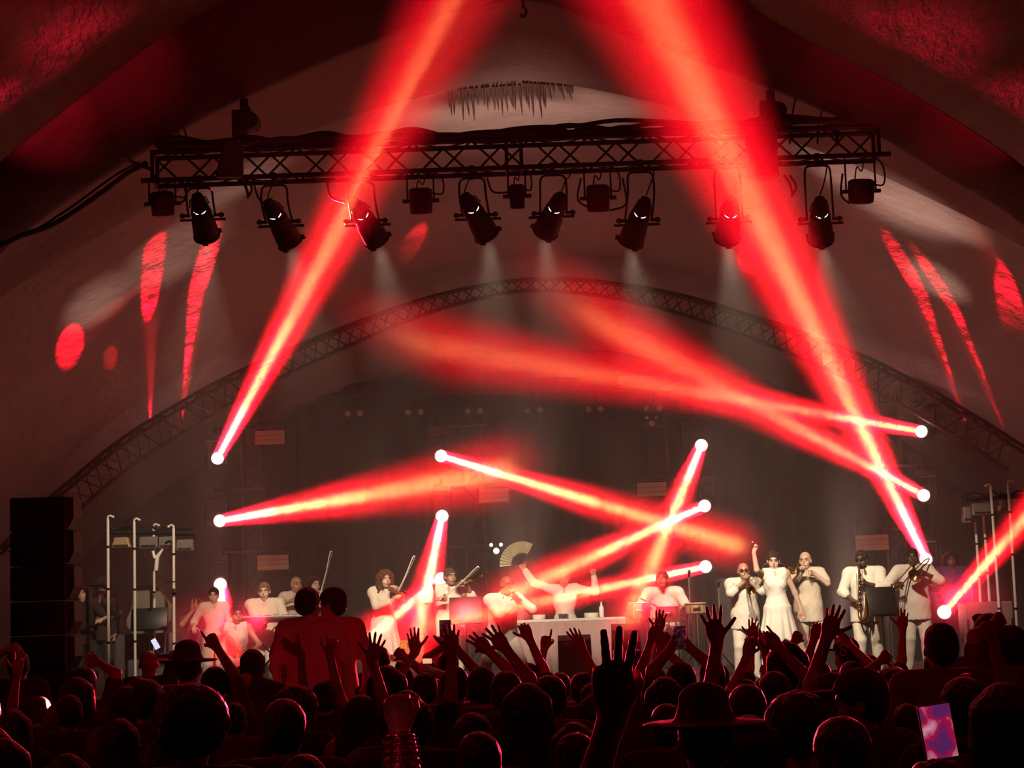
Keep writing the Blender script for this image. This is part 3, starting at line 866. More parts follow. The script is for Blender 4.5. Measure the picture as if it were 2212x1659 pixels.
def moving_head(p, q, label, angle, power, group, core=0.10):
    p = Vector(p); q = Vector(q); d = (q - p).normalized()
    r = empty('moving_head', p + Vector((0, 0.35, 0.42)), 0, label, 'stage light', group)
    inv = r.matrix_world.inverted()
    piv = p - d * 0.22
    # base box hanging above the head
    mb = MB(); mb.box(Vector((piv.x, piv.y, piv.z + 0.40)), (0.30, 0.24, 0.10), bev=0.02); mb.tube([Vector((piv.x, piv.y, piv.z + .45)), Vector((piv.x, piv.y, piv.z + .56))], 0.03)
    mb.v = [tuple(inv @ Vector(v)) for v in mb.v]; mb.build('base', BLACK_PLASTIC, r)
    mb = MB()
    side = Vector((d.y, -d.x, 0)); side = side.normalized() if side.length > 1e-3 else Vector((1, 0, 0))
    for s in (-1, 1):
        a = piv + side * 0.155 * s
        mb.tube([a - Vector((0, 0, .03)), a + Vector((0, 0, 0.34))], 0.03)
    mb.tube([piv - side * .155 + Vector((0, 0, .34)), piv + side * .155 + Vector((0, 0, .34))], 0.03)
    mb.v = [tuple(inv @ Vector(v)) for v in mb.v]; mb.build('yoke', BLACK_PLASTIC, r)
    mb = MB(); mb.lathe([(-0.17, 0.06), (-0.15, 0.10), (0.02, 0.125), (0.17, 0.118), (0.21, 0.112)], piv, d, 20)
    mb.v = [tuple(inv @ Vector(v)) for v in mb.v]; body = mb.build('head', BLACK_PLASTIC, r)
    mb = MB(); mb.lathe([(0.205, 0.096), (0.235, 0.092), (0.27, 0.07), (0.29, 0.035), (0.295, 0.001)], piv, d, 20)
    mb.v = [tuple(inv @ Vector(v)) for v in mb.v]; mb.build('lens', LENS_WHITE, body, label='glowing white-hot front lens')
    s0 = p + d * 0.09
    beam('beam_lamp', s0, q, power * BEAM_POWER, RED, 0.20, angle * 1.5, r)
    beam('beam_core_lamp', s0, q, power * BEAM_POWER * core, (1.0, 0.85, 0.22), 0.09, angle * 0.58, r)
    return r

TOWERS = [('left end tower', 0), ('second tower from left', 3), ('tower behind the drums', 6), ('tower behind the brass', 9)]
DESC = ['beam rising to the tent peak', 'wide beam crossing the middle', 'beam pouring down on the crowd',
        'beam falling to the right over the singer', 'beam dropping straight down', 'short beam angled down left',
        'beam dropping steeply to the drums', 'long flat beam going down left', 'nearly level beam above the drums',
        'flat beam going left below the arch', 'long beam going up left', 'beam climbing to the roof']
LEVEL = ['top', 'middle', 'lowest']
for i, (s_, t_, Yt, ang, pw) in enumerate(HEADS[:12]):
    p = at(*s_, HEAD_Y); q = at(*t_, Yt)
    moving_head(p, q, '%s moving head, %s, %s' % (LEVEL[i % 3], TOWERS[i // 3][0], DESC[i]), ang, pw, 'moving heads on the stage towers', core=0.055 if i in (0, 11) else 0.045 if i in (9, 10) else 0.13)
s_, t_, Yt, ang, pw = HEADS[12]
moving_head(at(*s_, 27.2), at(*t_, Yt), 'red moving head standing low at the right stage edge, beam rising right', ang, pw, 'moving heads on the stage towers')

def inv_build(mb, r, name, m, label=None, **k):
    inv = r.matrix_world.inverted()
    mb.v = [tuple(inv @ Vector(v)) for v in mb.v]
    return mb.build(name, m, r, label=label, **k)

def ladder_tower(px, ytop, Y, label, heads):
    """a slim square truss tower with an outrigger pipe to each moving head"""
    t = at(px, ytop, Y); x = t.x; y = Y + 0.45
    r = empty('truss_tower', (x, y, STAGE_Z), 0, label, 'truss tower', 'towers behind the band')
    w = 0.15
    mb = MB()
    for sx in (-1, 1):
        for sy in (-1, 1): mb.tube([(x + sx * w, y + sy * w, STAGE_Z), (x + sx * w, y + sy * w, t.z)], 0.022, 6)
    inv_build(mb, r, 'upright', DARK_ALU)
    mb = MB(); z = STAGE_Z + 0.2; k = 0
    while z < t.z - 0.3:
        for sy in (-1, 1):
            a, b = (-w, w) if k % 2 == 0 else (w, -w)
            mb.tube([(x + a, y + sy * w, z), (x + b, y + sy * w, z + 0.35)], 0.010, 5)
            mb.tube([(x + sy * w, y + a, z), (x + sy * w, y + b, z + 0.35)], 0.010, 5)
        z += 0.35; k += 1
    inv_build(mb, r, 'bracing', DARK_ALU)
    mb = MB(); mb.box((x, y, STAGE_Z + 0.02), (0.6, 0.6, 0.04)); inv_build(mb, r, 'base_plate', BLACK_METAL)
    for hx, hy in heads:
        hp = at(hx, hy, HEAD_Y)
        mb = MB(); mb.tube([(x + (0.2 if hp.x < x else -0.2), y - w - .02, hp.z + 0.50), (hp.x - (0.12 if hp.x < x else -0.12), y - w - .02, hp.z + 0.50)], 0.024, 8)
        mb.tube([(hp.x, y - w - .02, hp.z + 0.50), (hp.x, HEAD_Y + .1, hp.z + 0.50)], 0.024, 8)
        inv_build(mb, r, 'outrigger_pipe', DARK_ALU)
    return r
ladder_tower(535, 905, 30, 'dark lattice tower holding the leftmost column of red moving heads', [h[0] for h in HEADS[0:3]])
ladder_tower(1018, 900, 30, 'dark lattice tower behind the music stand, left of the stage centre', [h[0] for h in HEADS[3:6]])
ladder_tower(1460, 880, 30, 'dark lattice tower behind the drums', [h[0] for h in HEADS[6:9]])
ladder_tower(1925, 850, 30, 'dark lattice tower behind the brass players', [h[0] for h in HEADS[9:12]])

# unlit strobe panels fixed about the towers
PANELS = [((583, 945), 1.0, PANEL_FACE, 'grey strobe panel, highest one on the left of the stage'),
          ((1067, 1070), 1.0, PANEL_WARM, 'pale strobe panel hanging at the middle of the stage'),
          ((1408, 1057), 1.0, PANEL_FACE, 'grey strobe panel left of the third column of moving heads'),
          ((590, 1215), 1.05, PANEL_WARM, 'bright cream strobe panel just above the seated keyboard player'),
          ((1884, 1172), 1.1, PANEL_WARM, 'striped cream strobe panel above the saxophonist')]
for (c, k, m, lb) in PANELS:
    p = at(c[0], c[1], 29.6)
    r = empty('strobe_panel', p, 0, lb, 'strobe light', 'unlit strobe panels on the towers')
    w, h = 0.46 * k, 0.22 * k
    hs_ = MB().box((0, 0.05, 0), (w + 0.03, 0.10, h + 0.03), bev=0.01); hs_ = hs_.build('housing', BLACK_PLASTIC, r)
    mb = MB()
    for j in range(3): mb.box((0, -0.008, (j - 1) * h / 3), (w, 0.014, h / 3 - 0.004), bev=0.001)
    mb.build('face', m, hs_, label='pale ribbed lamp face')
    mb = MB(); mb.tube([(-w / 2 - .02, .05, 0), (-w / 2 - .02, .05, h), (w / 2 + .02, .05, h), (w / 2 + .02, .05, 0)], 0.012, 6)
    tx = {583: 535, 1067: 1018, 1408: 1460, 590: 535, 1884: 1925}[c[0]]
    tp = at(tx, c[1], 30.0); dx = tp.x - p.x
    mb.tube([(0, .05, h), (dx * 0.75, 0.55, h)], 0.018, 6); mb.build('bracket', BLACK_METAL, r)

# row of two-cell blinders high on a pipe in front of the curtain
BL = [(764, 893), (895, 890), (1024, 888), (1153, 886), (1284, 884), (1411, 882)]
ORD = ['first', 'second', 'third', 'fourth', 'fifth', 'sixth']
for i, (x, y) in enumerate(BL):
    p = at(x, y, 32.2)
    r = empty('two_cell_blinder', p, 0, '%s two-eyed blinder lamp from the left, high in front of the black curtain' % ORD[i], 'stage light', 'row of blinders before the curtain')
    MB().box((0, 0.06, 0), (0.34, 0.10, 0.16), bev=0.02).build('housing', BLACK_PLASTIC, r)
    for s in (-1, 1):
        MB().lathe([(0, 0.052), (0.015, 0.05), (0.03, 0.03), (0.034, 0.002)], (s * 0.105, 0.01, 0), (0, -1, 0), 14).build('lamp_cell', PANEL_FACE, r)
    MB().tube([(0, 0.06, 0.08), (0, 0.06, 0.30)], 0.015, 6).build('clamp', BLACK_METAL, r)
a, b = at(700, 893, 32.2), at(1480, 879, 32.2)
pp = MB(); z = (a.z + b.z) / 2 + 0.30; pp.tube([(a.x, 32.26, at(764, 893, 32.2).z + .32), (b.x, 32.26, at(1411, 882, 32.2).z + .32)], 0.026, 8)
for x in (a.x + .8, 0, b.x - .8): pp.tube([(x, 32.26, z), (x, 32.26, at(1100, 815, 32.2).z)], 0.008, 5)
tag(pp.build('lighting_pipe', DARK_ALU), 'thin horizontal pipe carrying the row of small blinders', 'pipe')
# small cluster lamp near the middle
for (x, y, lb) in ((1072, 1190, 'small black lamp cluster with three bright cells above the lead singer'), (1408, 915, 'small black lamp cluster under the last blinder, right of centre')):
    p = at(x, y, 31.0)
    r = empty('lamp_cluster', p, 0, lb, 'stage light', 'small lamp clusters over the band')
    MB().box((0, 0.05, 0), (0.30, 0.10, 0.13), bev=0.02).build('housing', BLACK_PLASTIC, r)
    for dx, dz, rr in ((-0.08, 0.10, 0.03), (0.08, 0.10, 0.03), (0, 0.0, 0.05)):
        MB().lathe([(0, rr), (0.015, rr * .9), (0.03, 0.002)], (dx, 0.0, dz), (0, -1, 0), 12).build('lamp_cell', LENS_SOFT if x == 1072 else PANEL_FACE, r)
    MB().tube([(0, .05, .06), (0, .05, .30), (0.02, .9, .30)], 0.015, 6).build('bracket', BLACK_METAL, r)

# ------------------------------------------------------------------ far arched truss of the tent
ct = resample(spline([at(x, y, 29.6) for x, y in C_tr], 6), 90)
r = empty('arch_truss', (0, 29.6, 0), 0, 'long curved lattice truss arching over the whole stage', 'truss')
offs = [(0, 0), (-0.42, 0.10), (-0.16, -0.38)]
def nrm(i):
    a = ct[max(i - 1, 0)]; b = ct[min(i + 1, len(ct) - 1)]; t = (b - a).normalized()
    return Vector((-t.z, 0, t.x)) if t.x > 0 else Vector((t.z, 0, -t.x))
ch = []
for (dn, dy) in offs:
    tp_ = lambda i: .35 + .65 * min(1, abs(i / 89 * 2 - 1.05) * 1.6)
    ch.append([p + nrm(i) * dn * tp_(i) + Vector((0, dy, 0)) for i, p in enumerate(ct)])
for c in ch:
    mb = MB(); mb.tube(c, 0.032, 6); inv_build(mb, r, 'chord', DARK_ALU)
mb = MB()
for i in range(0, len(ct) - 2, 2):
    for a, b in ((0, 1), (0, 2), (1, 2)):
        mb.tube([ch[a][i], ch[b][i + 1]], 0.013, 5); mb.tube([ch[b][i + 1], ch[a][i + 2]], 0.013, 5)
inv_build(mb, r, 'lacing', DARK_ALU)

# ------------------------------------------------------------------ main lighting truss
TY = 20.0; TD = 0.30
def tz(x, y): return at(x, y, TY)
TLb, TRb = tz(325, 369), tz(1905, 354)
zb = (TLb.z + TRb.z) / 2; TH = 0.31
zt = zb + TH; xL, xR = TLb.x, TRb.x
r = empty('lighting_truss', ((xL + xR) / 2, TY, zb), 0, 'long black box truss slung across the front of the stage with lamps beneath', 'truss')
for z in (zb, zt):
    for y in (TY, TY + TD):
        ext = 0.10 if (z == zb and y == TY) else 0.0
        mb = MB(); mb.tube([(xL - ext, y, z), (xR + ext, y, z)], 0.027, 8); inv_build(mb, r, 'chord', BLACK_METAL)
mb = MB(); P = 0.617; nseg = int((xR - xL) / P * 2); w_ = (xR - xL) / nseg
for k in range(nseg):
    a, b = xL + k * w_, xL + (k + 1) * w_
    z1, z2 = (zb, zt) if k % 2 == 0 else (zt, zb)
    mb.tube([(a, TY, z1), (b, TY, z2)], 0.013, 6)
    mb.tube([(a, TY + TD, z2), (b, TY + TD, z1)], 0.013, 6)
    for z in (zb, zt): mb.tube([(a, TY, z), (b, TY + TD, z)] if k % 2 else [(a, TY + TD, z), (b, TY, z)], 0.011, 5)
inv_build(mb, r, 'bracing', BLACK_METAL)
for x in (xL + .02, tz(1095, 360).x, tz(1127, 360).x, xR - .02):
    mb = MB()
    for y in (TY, TY + TD): mb.tube([(x, y, zb), (x, y, zt)], 0.022, 6)
    for z in (zb, zt): mb.tube([(x, TY, z), (x, TY + TD, z)], 0.02, 6)
    inv_build(mb, r, 'end_frame', BLACK_METAL)

# bundled cables lying along the top of the truss
def bundle_pts(seed, y0, amp):
    rnd = random.Random(seed); pts = []; x = xL + 0.05
    while x < xR - .05:
        pts.append(Vector((x, y0 + rnd.uniform(-.05, .05), zt + 0.05 + rnd.uniform(0, amp)))); x += rnd.uniform(0.25, 0.5)
    return spline(pts, 4)
mb = MB()
for sd in range(7): mb.tube(bundle_pts(sd, TY + 0.03 + 0.05 * sd, 0.05 + 0.05 * (sd % 3)), 0.028 - 0.002 * sd, 6)
for x, y in ((640, 293), (700, 290), (785, 287), (925, 293), (1035, 290), (1195, 286), (1272, 284), (1350, 290)):
    p = tz(x, y); mb.ball((p.x, TY + .12, zt + 0.07), 0.11, sc=(2.0, 1.0, 0.65))
o = mb.build('cable_bundle', RUBBER); tag(o, 'thick bundle of black cables lying along the top of the lighting truss', 'cables', kind='stuff')

# ------------------------------------------------------------------ hoists and the bags beneath
def hoist(px, ytop, ymid, label, barrel_right=True):
    a = at(px, ytop, TY + .18); m = at(px, ymid, TY + .18)
    r = empty('chain_hoist', (m.x, TY + .18, m.z), 0, label, 'chain hoist', 'hoists carrying the truss')
    MB().box((-0.05, 0, 0), (0.16, 0.16, 0.30), bev=0.02).build('gearbox', BLACK_METAL, r)
    MB().lathe([(-.11, .02), (-.10, .10), (.10, .11), (.12, .05)], (0.06, 0, 0.02), (0, 1, 0), 16).build('motor', BLACK_METAL, r)
    mb = MB(); h = a.z - m.z
    z = 0.15; k = 0
    while z < h + .2:
        pts = [Vector((0.02 * math.cos(t) * (1 if k % 2 else 0), 0.02 * math.cos(t) * (0 if k % 2 else 1), z + 0.03 + 0.035 * math.sin(t))) for t in [2 * PI * i / 8 for i in range(9)]]
        mb.tube(pts, 0.008, 5, cap=False); z += 0.05; k += 1
    mb.build('chain', BLACK_METAL, r)
    mb = MB(); mb.tube(spline([(0, 0, h * .55), (.05, 0, h * .45), (0.04, 0, h * .33), (-.02, 0, h * .3), (-.04, 0, h * .4)], 4), 0.02, 6)
    mb.box((0, 0, h * .62), (0.09, .05, .10), bev=.01); mb.box((0, 0, .21), (0.09, .05, .12), bev=.01); mb.build('hook', BLACK_METAL, r)
    MB().tube([(-0.03, 0, -0.15), (-0.03, 0, zt - m.z)], 0.016, 6).build('sling', BLACK_METAL, r)
hoist(528, 195, 268, 'left chain hoist hanging from the tent arch above the truss')
hoist(1666, 190, 248, 'right chain hoist hanging from the tent arch above the truss, in the red beam')
a = at(1130, -20, 20.6)
mb = MB(); mb.tube([(a.x, a.y, a.z), at(1130, 18, 20.6)], 0.018, 6)
mb.tube(spline([at(1130, 14, 20.6), at(1137, 24, 20.6), at(1132, 36, 20.6), at(1124, 32, 20.6)], 4), 0.016, 6)
tag(mb.build('hook', BLACK_METAL), 'small empty hook on a chain hanging from the peak of the near arch', 'hook')

# chain bags strapped to the truss
p1 = [tz(468, 388), tz(487, 318), tz(492, 306), tz(527, 306), tz(528, 388)]
mb = MB(); mb.prism([Vector((p.x, TY - 0.16, p.z)) for p in p1], (0, 0.14, 0))
o = mb.build('chain_bag', RUBBER, smooth=False); md = o.modifiers.new('round', 'BEVEL'); md.width = 0.03; md.segments = 2
tag(o, 'boxy black chain bag strapped on the truss under the left hoist', 'chain bag')
c = tz(1641, 340); h = tz(1641, 288).z - tz(1641, 396).z
mb = MB(); rr = 0.17
mb.lathe([(-h / 2, rr * .85), (-h / 2 + .03, rr), (-.1, rr * .96), (.1, rr * 1.0), (h / 2 - .03, rr * .97), (h / 2, rr * .9)], (c.x, TY - 0.20, c.z), (0, 0, 1), 20)
mb.tube([(c.x - rr, TY - .2, c.z + .1), (c.x, TY - .2 - rr - .005, c.z + .1), (c.x + rr, TY - .2, c.z + .1)], .012, 5)
tag(mb.build('chain_bag', RUBBER), 'tall cylindrical black chain bag under the right hoist, glowing in the red beam', 'chain bag')

# ------------------------------------------------------------------ profile spotlights
WARM = (1.0, 0.78, 0.55)
def profile_spot(cap, lens, label, target, power, lean=1.0, yoke_px=None):
    """ellipsoidal spotlight: cap end and lens end given in the photo"""
    L3 = 0.58
    a = at(cap[0], cap[1], TY + 0.05)
    # choose the lens end deeper than the cap so that the body has its true length
    best = None
    for k in range(60):
        Y = TY + 0.05 + k * 0.012
        b = at(lens[0], lens[1], Y)
        e = abs((b - a).length - L3)
        if best is None or e < best[0]: best = (e, b)
    b = best[1]; d = (b - a).normalized(); L_ = (b - a).length
    piv = a + d * (L_ * 0.50)
    r = empty('profile_spotlight', a, 0, label, 'spotlight', 'profile spotlights under the truss')
    k = L_ / 0.66
    mb = MB(); mb.lathe([(0, 0.035), (0.01, 0.055), (0.05, 0.060), (0.055, 0.074), (0.16 * k, 0.092), (0.25 * k, 0.108), (0.262 * k, 0.098)], a, d, 22)
    x_, y_ = ortho(d)
    for q in range(5):
        an = 2 * PI * q / 5; o_ = (x_ * math.cos(an) + y_ * math.sin(an)) * 0.088
        mb.tube([a + d * 0.07 + o_, a + d * 0.2 * k + o_ * 1.28], 0.008, 5)
    cap_ = inv_build(mb, r, 'lamp_cap', BLACK_METAL)
    mb = MB(); mb.lathe([(0.25 * k, 0.085), (0.27 * k, 0.112), (0.36 * k, 0.114), (0.39 * k, 0.124), (0.56 * k, 0.138), (0.64 * k, 0.138), (0.645 * k, 0.150), (0.66 * k, 0.150), (0.66 * k, 0.13), (0.62 * k, 0.14), (0.60 * k, 0.02)], a, d, 24)
    for q in range(3):
        an = 2 * PI * q / 3 + .5; o_ = (x_ * math.cos(an) + y_ * math.sin(an))
        mb.box((0, 0, 0), (0.06, 0.02, 0.05), Matrix.Translation(a + d * 0.65 * k + o_ * 0.145) @ d.to_track_quat('Z', 'Y').to_matrix().to_4x4())
    inv_build(mb, r, 'barrel', BLACK_METAL)
    # slots where the lamp light leaks
    side = d.cross(Vector((0, 1, 0))).normalized()
    face = side.cross(d).normalized()
    if face.y > 0: face = -face
    mb = MB(); arc = []
    for q in range(9):
        an = (q - 4) / 4 * 0.72
        rad = 0.124
        arc.append(a + d * (0.185 * k + 0.035 * math.cos(an * 1.6)) + (face * math.cos(an) + side * math.sin(an)) * 0.099)
    mb.tube(arc, [0.002, .005, .008, .004, .002, .004, .007, .006, .002], 6)
    vs_ = inv_build(mb, r, 'vent_slot', LENS_SOFT, label='bright slot leaking lamp light'); vs_.parent = cap_
    # yoke and clamp
    xa = piv.x; top = Vector((xa, TY + 0.02, zb - 0.10)) if yoke_px is None else Vector((at(yoke_px, 400, TY).x, TY + 0.02, zb - 0.10))
    hw = 0.145; sx = Vector((1, 0, 0))
    mb = MB()
    mb.tube(spline([piv - sx * hw, Vector((top.x - hw * .98, top.y, (piv.z + top.z) / 2)), Vector((top.x - hw * .92, top.y, top.z - .04)), Vector((top.x - hw * .6, top.y, top.z)), top,
                    Vector((top.x + hw * .6, top.y, top.z)), Vector((top.x + hw * .92, top.y, top.z - .04)), Vector((top.x + hw * .98, top.y, (piv.z + top.z) / 2)), piv + sx * hw], 4), 0.012, 6)
    inv_build(mb, r, 'yoke', BLACK_METAL)
    for s in (-1, 1):
        mb = MB(); mb.tube([piv + sx * s * .13, piv + sx * s * .24], 0.018, 8); mb.ball(piv + sx * s * .21, .03)
        mb.tube([piv + d * .06 + sx * s * .12, piv + d * .06 + sx * s * .25], 0.015, 8)
        inv_build(mb, r, 'knob', BLACK_METAL)
    mb = MB(); mb.box((top.x, top.y, top.z + .05), (0.05, 0.05, 0.09), bev=.008); mb.box((top.x, top.y, zb), (0.06, 0.075, 0.075), bev=.01)
    inv_build(mb, r, 'clamp', BLACK_METAL)
    # power lead looping up to the truss
    mb = MB(); c = a + Vector((0, .02, .03))
    mb.tube(spline([c, c + Vector((.05, 0, .12)), Vector((c.x + .10, TY + .1, zb - .08)), Vector((c.x + .04, TY + .15, zb + .02))], 5), 0.008, 5)
    inv_build(mb, r, 'power_lead', RUBBER)
    src = b + d * 0.05
    spot('profile_lamp', src, target, power, WARM, 30, 0.7, 0.07, r)
PS = [((425, 420), (447, 510), 'leftmost of the eight black profile spotlights under the truss', 470, 430),
      ((577, 432), (628, 525), 'profile spotlight tilted right, second of its kind from the left end of the truss', 700, 592),
      ((764, 434), (815, 520), 'red-washed profile spotlight under the truss, standing in the left red beam', 850, 780),
      ((1003, 420), (1052, 508), 'profile spotlight tilted right, just left of the truss joint', 1000, 1020),
      ((1213, 420), (1178, 500), 'profile spotlight tilted left, just right of the truss joint', 1150, 1195),
      ((1396, 428), (1362, 523), 'profile spotlight tilted left, right of the middle black flood lamp', 1330, 1384),
      ((1581, 428), (1570, 515), 'nearly upright profile spotlight bathed in red beside the right chain bag', 1560, 1572),
      ((1771, 428), (1773, 518), 'rightmost of the eight black profile spotlights, hanging straight down', 1750, 1768)]
PSP = 1350.0
TGT = [400, 740, 960, 1100, 1260, 1500, 1690, 1980]
for (c, l, lb, tx, yk), tg in zip(PS, TGT):
    t = at(tg, 1290, 26.5)
    profile_spot(c, l, lb, t, PSP * (1.7 if tg == 1690 else 1), yoke_px=yk)

# ------------------------------------------------------------------ flood lamps (short black boxes)
def flood(px, py, w, h, label, lean=0.0):
    c = at(px, py, TY + .05); W = w * TY / FPX; H = h * TY / FPX
    r = empty('flood_lamp', c, 0, label, 'stage light', 'black flood lamps under the truss')
    mb = MB(); mb.lathe([(-H * .5, W * .42), (-H * .47, W * .47), (H * .1, W * .5), (H * .42, W * .5), (H * .5, W * .38), (H * .5, 0.01)], (0, 0, 0), (math.sin(lean), -0.30, math.cos(lean)), 24)
    mb.build('housing', BLACK_METAL, r)
    MB().lathe([(0, W * .40), (0.01, W * .38), (0.012, 0.001)], Vector((-math.sin(lean), 0.30, -math.cos(lean))).normalized() * (H * .49), (-math.sin(lean), 0.30, -math.cos(lean)), 20).build('lens', PANEL_FACE, r, label='dark glass lens')
    top = zb - c.z
    mb = MB(); mb.tube([(-W * .56, 0, -0.02), (-W * .56, 0, top), (W * .56, 0, top), (W * .56, 0, -0.02)], 0.012, 6); mb.build('yoke', BLACK_METAL, r)
    for s in (-1, 1): MB().tube([(s * W * .48, 0, 0), (s * (W * .5 + .07), 0, 0)], 0.022, 8).build('knob', BLACK_METAL, r)
    mb = MB()
    mb.tube(spline([(W * .3, .05, H * .4), (W * .9, .05, H * .3), (W * .95, .08, top * .75), (W * .6, .1, top + .02)], 5), .010, 5)
    mb.tube(spline([(-W * .2, .05, H * .4), (-W * .1, .02, top * .7), (W * .1, .05, top * .6), (W * .25, .08, top)], 5), .008, 5)
    mb.build('power_lead', RUBBER, r)
flood(351, 440, 52, 52, 'black flood lamp hanging at the left end of the truss')
flood(909, 434, 52, 56, 'black flood lamp under the truss above the thin slanting red beam')
flood(1117, 424, 34, 52, 'small black flood lamp under the truss joint, slimmest of the floods')
flood(1292, 428, 52, 58, 'black flood lamp with cable loops on both sides, right of the truss joint')
flood(1860, 413, 58, 52, 'black flood lamp hanging at the right end of the truss')

# loose cables: catenaries and drops
def cable(pts, r_, label, name='cable'):
    mb = MB(); mb.tube(spline(pts, 8), r_, 6)
    return tag(mb.build(name, RUBBER), label, 'cable')
cable([at(318, 352, 20.1), at(275, 375, 20.15), at(215, 420, 20.1), at(120, 482, 20.0), at(40, 512, 19.9), at(-20, 545, 19.8)], 0.030, 'heavy black cable sagging along the arch from the left end of the truss')
cable([at(325, 365, 20.1), at(290, 352, 20.1), at(262, 335, 19.8)], 0.022, 'short steel strop from the left truss end up to the arch')
cable([at(300, 350, 20.3), at(240, 385, 20.2), at(150, 450, 20.1), at(60, 505, 20.0), at(-20, 530, 19.9)], 0.014, 'thin black cable following the arch beside the heavy one')
for i, (x0, y0, x1, y1, x2, y2, lb) in enumerate([
        (1722, 205, 1712, 245, 1706, 300, 'thin curved cable dropping from the arch to the truss beside the right hoist'),
        (1780, 232, 1770, 262, 1766, 300, 'second thin curved cable dropping onto the truss, right of the hoist'),
        (1808, 245, 1806, 275, 1806, 300, 'straight thin cable dropping to the right end of the truss'),
        (1822, 250, 1812, 280, 1810, 305, 'slanting thin cable nearest the right end of the truss'),
        (378, 278, 385, 288, 392, 305, 'thin cable dropping from the arch near the left end of the truss'),
        (392, 270, 400, 285, 406, 302, 'slanting thin cable beside the one near the left end of the truss')]):
    cable([at(x0, y0 - 6, 20.2), at(x1, y1, 20.3), at(x2, y2 + 10, 20.2)], 0.012, lb)
for (x, y, lb) in ((530, 402, 'short black strap ends dangling below the left chain bag'), (1706, 398, 'pair of short strap ends dangling right of the cylindrical chain bag')):
    mb = MB(); mb.tube(spline([at(x - 12, y - 20, 20.0), at(x, y, 20), at(x + 6, y + 20, 20)], 4), .016, 5); mb.tube(spline([at(x, y - 20, 20.0), at(x + 14, y + 5, 20), at(x + 4, y + 26, 20)], 4), .014, 5)
    tag(mb.build('strap', RUBBER), lb, 'strap')
for (x0, y0, x1, y1, x2, y2, lb) in ((393, 395, 402, 425, 385, 442, 'looped black cable hanging between the left flood lamp and the first spotlight'),
        (545, 395, 560, 430, 590, 448, 'black cable sweeping from the truss to the second spotlight'),
        (705, 395, 715, 425, 745, 438, 'very thin cable curving to the third spotlight'),
        (1052, 395, 1065, 414, 1098, 416, 'doubled cable loop left of the slim flood lamp'),
        (1255, 395, 1248, 430, 1270, 448, 'cable loop left of the middle-right flood lamp'),
        (1345, 395, 1352, 440, 1318, 455, 'wide cable loop right of the middle-right flood lamp'),
        (1820, 385, 1817, 420, 1835, 440, 'cable loop left of the rightmost flood lamp')):
    cable([at(x0, y0 - 10, 20.1), at(x1, y1, 20.1), at(x2, y2, 20.1)], 0.012, lb)

# ------------------------------------------------------------------ added roof and crowd lights and the red streaks on the vault
# lamps on the stage floor that rake along the vault: (lower end px, upper end px, half width px, power)
from mathutils.bvhtree import BVHTree
_dg = bpy.context.evaluated_depsgraph_get()
VAULT = BVHTree.FromObject(c2, _dg)
def hit(px):
    d = ray(*px).normalized()
    loc, n, i, dist = VAULT.ray_cast(CAM, d, 60)
    return loc, (n if n is None or n.z < 0 else -n)
STREAKS = [((152, 800), (150, 700), 34, 1.0, 0.0), ((240, 800), (236, 745), 18, 0.35, 0.0), ((322, 815), (345, 500), 22, 1.0, 0.0),
           ((400, 815), (475, 450), 26, 1.2, 0.0), ((845, 598), (915, 480), 24, 0.8, 0.0), ((1610, 602), (1618, 500), 24, 0.8, 0.0),
           ((2050, 800), (1900, 480), 20, 0.9, 0.0), ((2125, 812), (1965, 520), 20, 0.9, 0.0), ((2205, 790), (2120, 500), 24, 0.7, 0.0)]
for lo, hi, hw, pw, _ in STREAKS:
    P, n1 = hit(lo); Q, n2 = hit(hi)
    if P is None or Q is None: print('NO STREAK', lo); continue
    L_ = (Q - P).length; d = (P - Q).normalized(); n = ((n1 + n2) / 2).normalized()
    ax = Vector((hi[0] - lo[0], hi[1] - lo[1])); LP = ax.length; ax /= LP; pr = Vector((-ax.y, ax.x)); best = None
    for D in (1.5, 2.5, 3.5, 4.5, 5.5, 6.5, 7.5, -2, -4, -6, -8):
        for k in range(1, 22):
            S = (P if D > 0 else Q) + d * D + n * (0.16 * k)
            if S.z < STAGE_Z + 0.2 or S.y > 31.9: continue
            u = (P - S).normalized(); v = (Q - S).normalized(); th0 = u.angle(v)
            for fr, ks in ((.5, 1.0), (.5, .85), (.35, .8), (.65, .8), (.5, .65)):
                aim = (u * (1 - fr) + v * fr).normalized(); th = th0 * ks
                x_, y_ = ortho(aim); mn, mx, wd, ok = 1e9, -1e9, 0, True
                for q in range(12):
                    an = 2 * PI * q / 12
                    dd = (aim + (x_ * math.cos(an) + y_ * math.sin(an)) * math.tan(th / 2)).normalized()
                    loc = VAULT.ray_cast(S, dd, 60)[0]
                    if loc is None: ok = False; break
                    qx, qy = proj(loc); r_ = Vector((qx - lo[0], qy - lo[1])); t_ = r_.dot(ax); mn = min(mn, t_); mx = max(mx, t_); wd = max(wd, abs(r_.dot(pr)))
                if not ok: continue
                e = abs(mn) + abs(mx - LP) + 3 * abs(wd - hw)
                if best is None or e < best[0]: best = (e, S, aim, th)
    if best is None: print('NO STREAK', lo); continue
    e, S, aim, th = best; print('STREAK', lo, round(e), round((P - S).length, 1))
    spot('vault_lamp', S, S + aim, (1500 if LP > 150 else 700) * pw * ((P + Q) / 2 - S).length ** 2 * .5, (1.0, 0.004, 0.02), math.degrees(th), 0.45, 0.02)
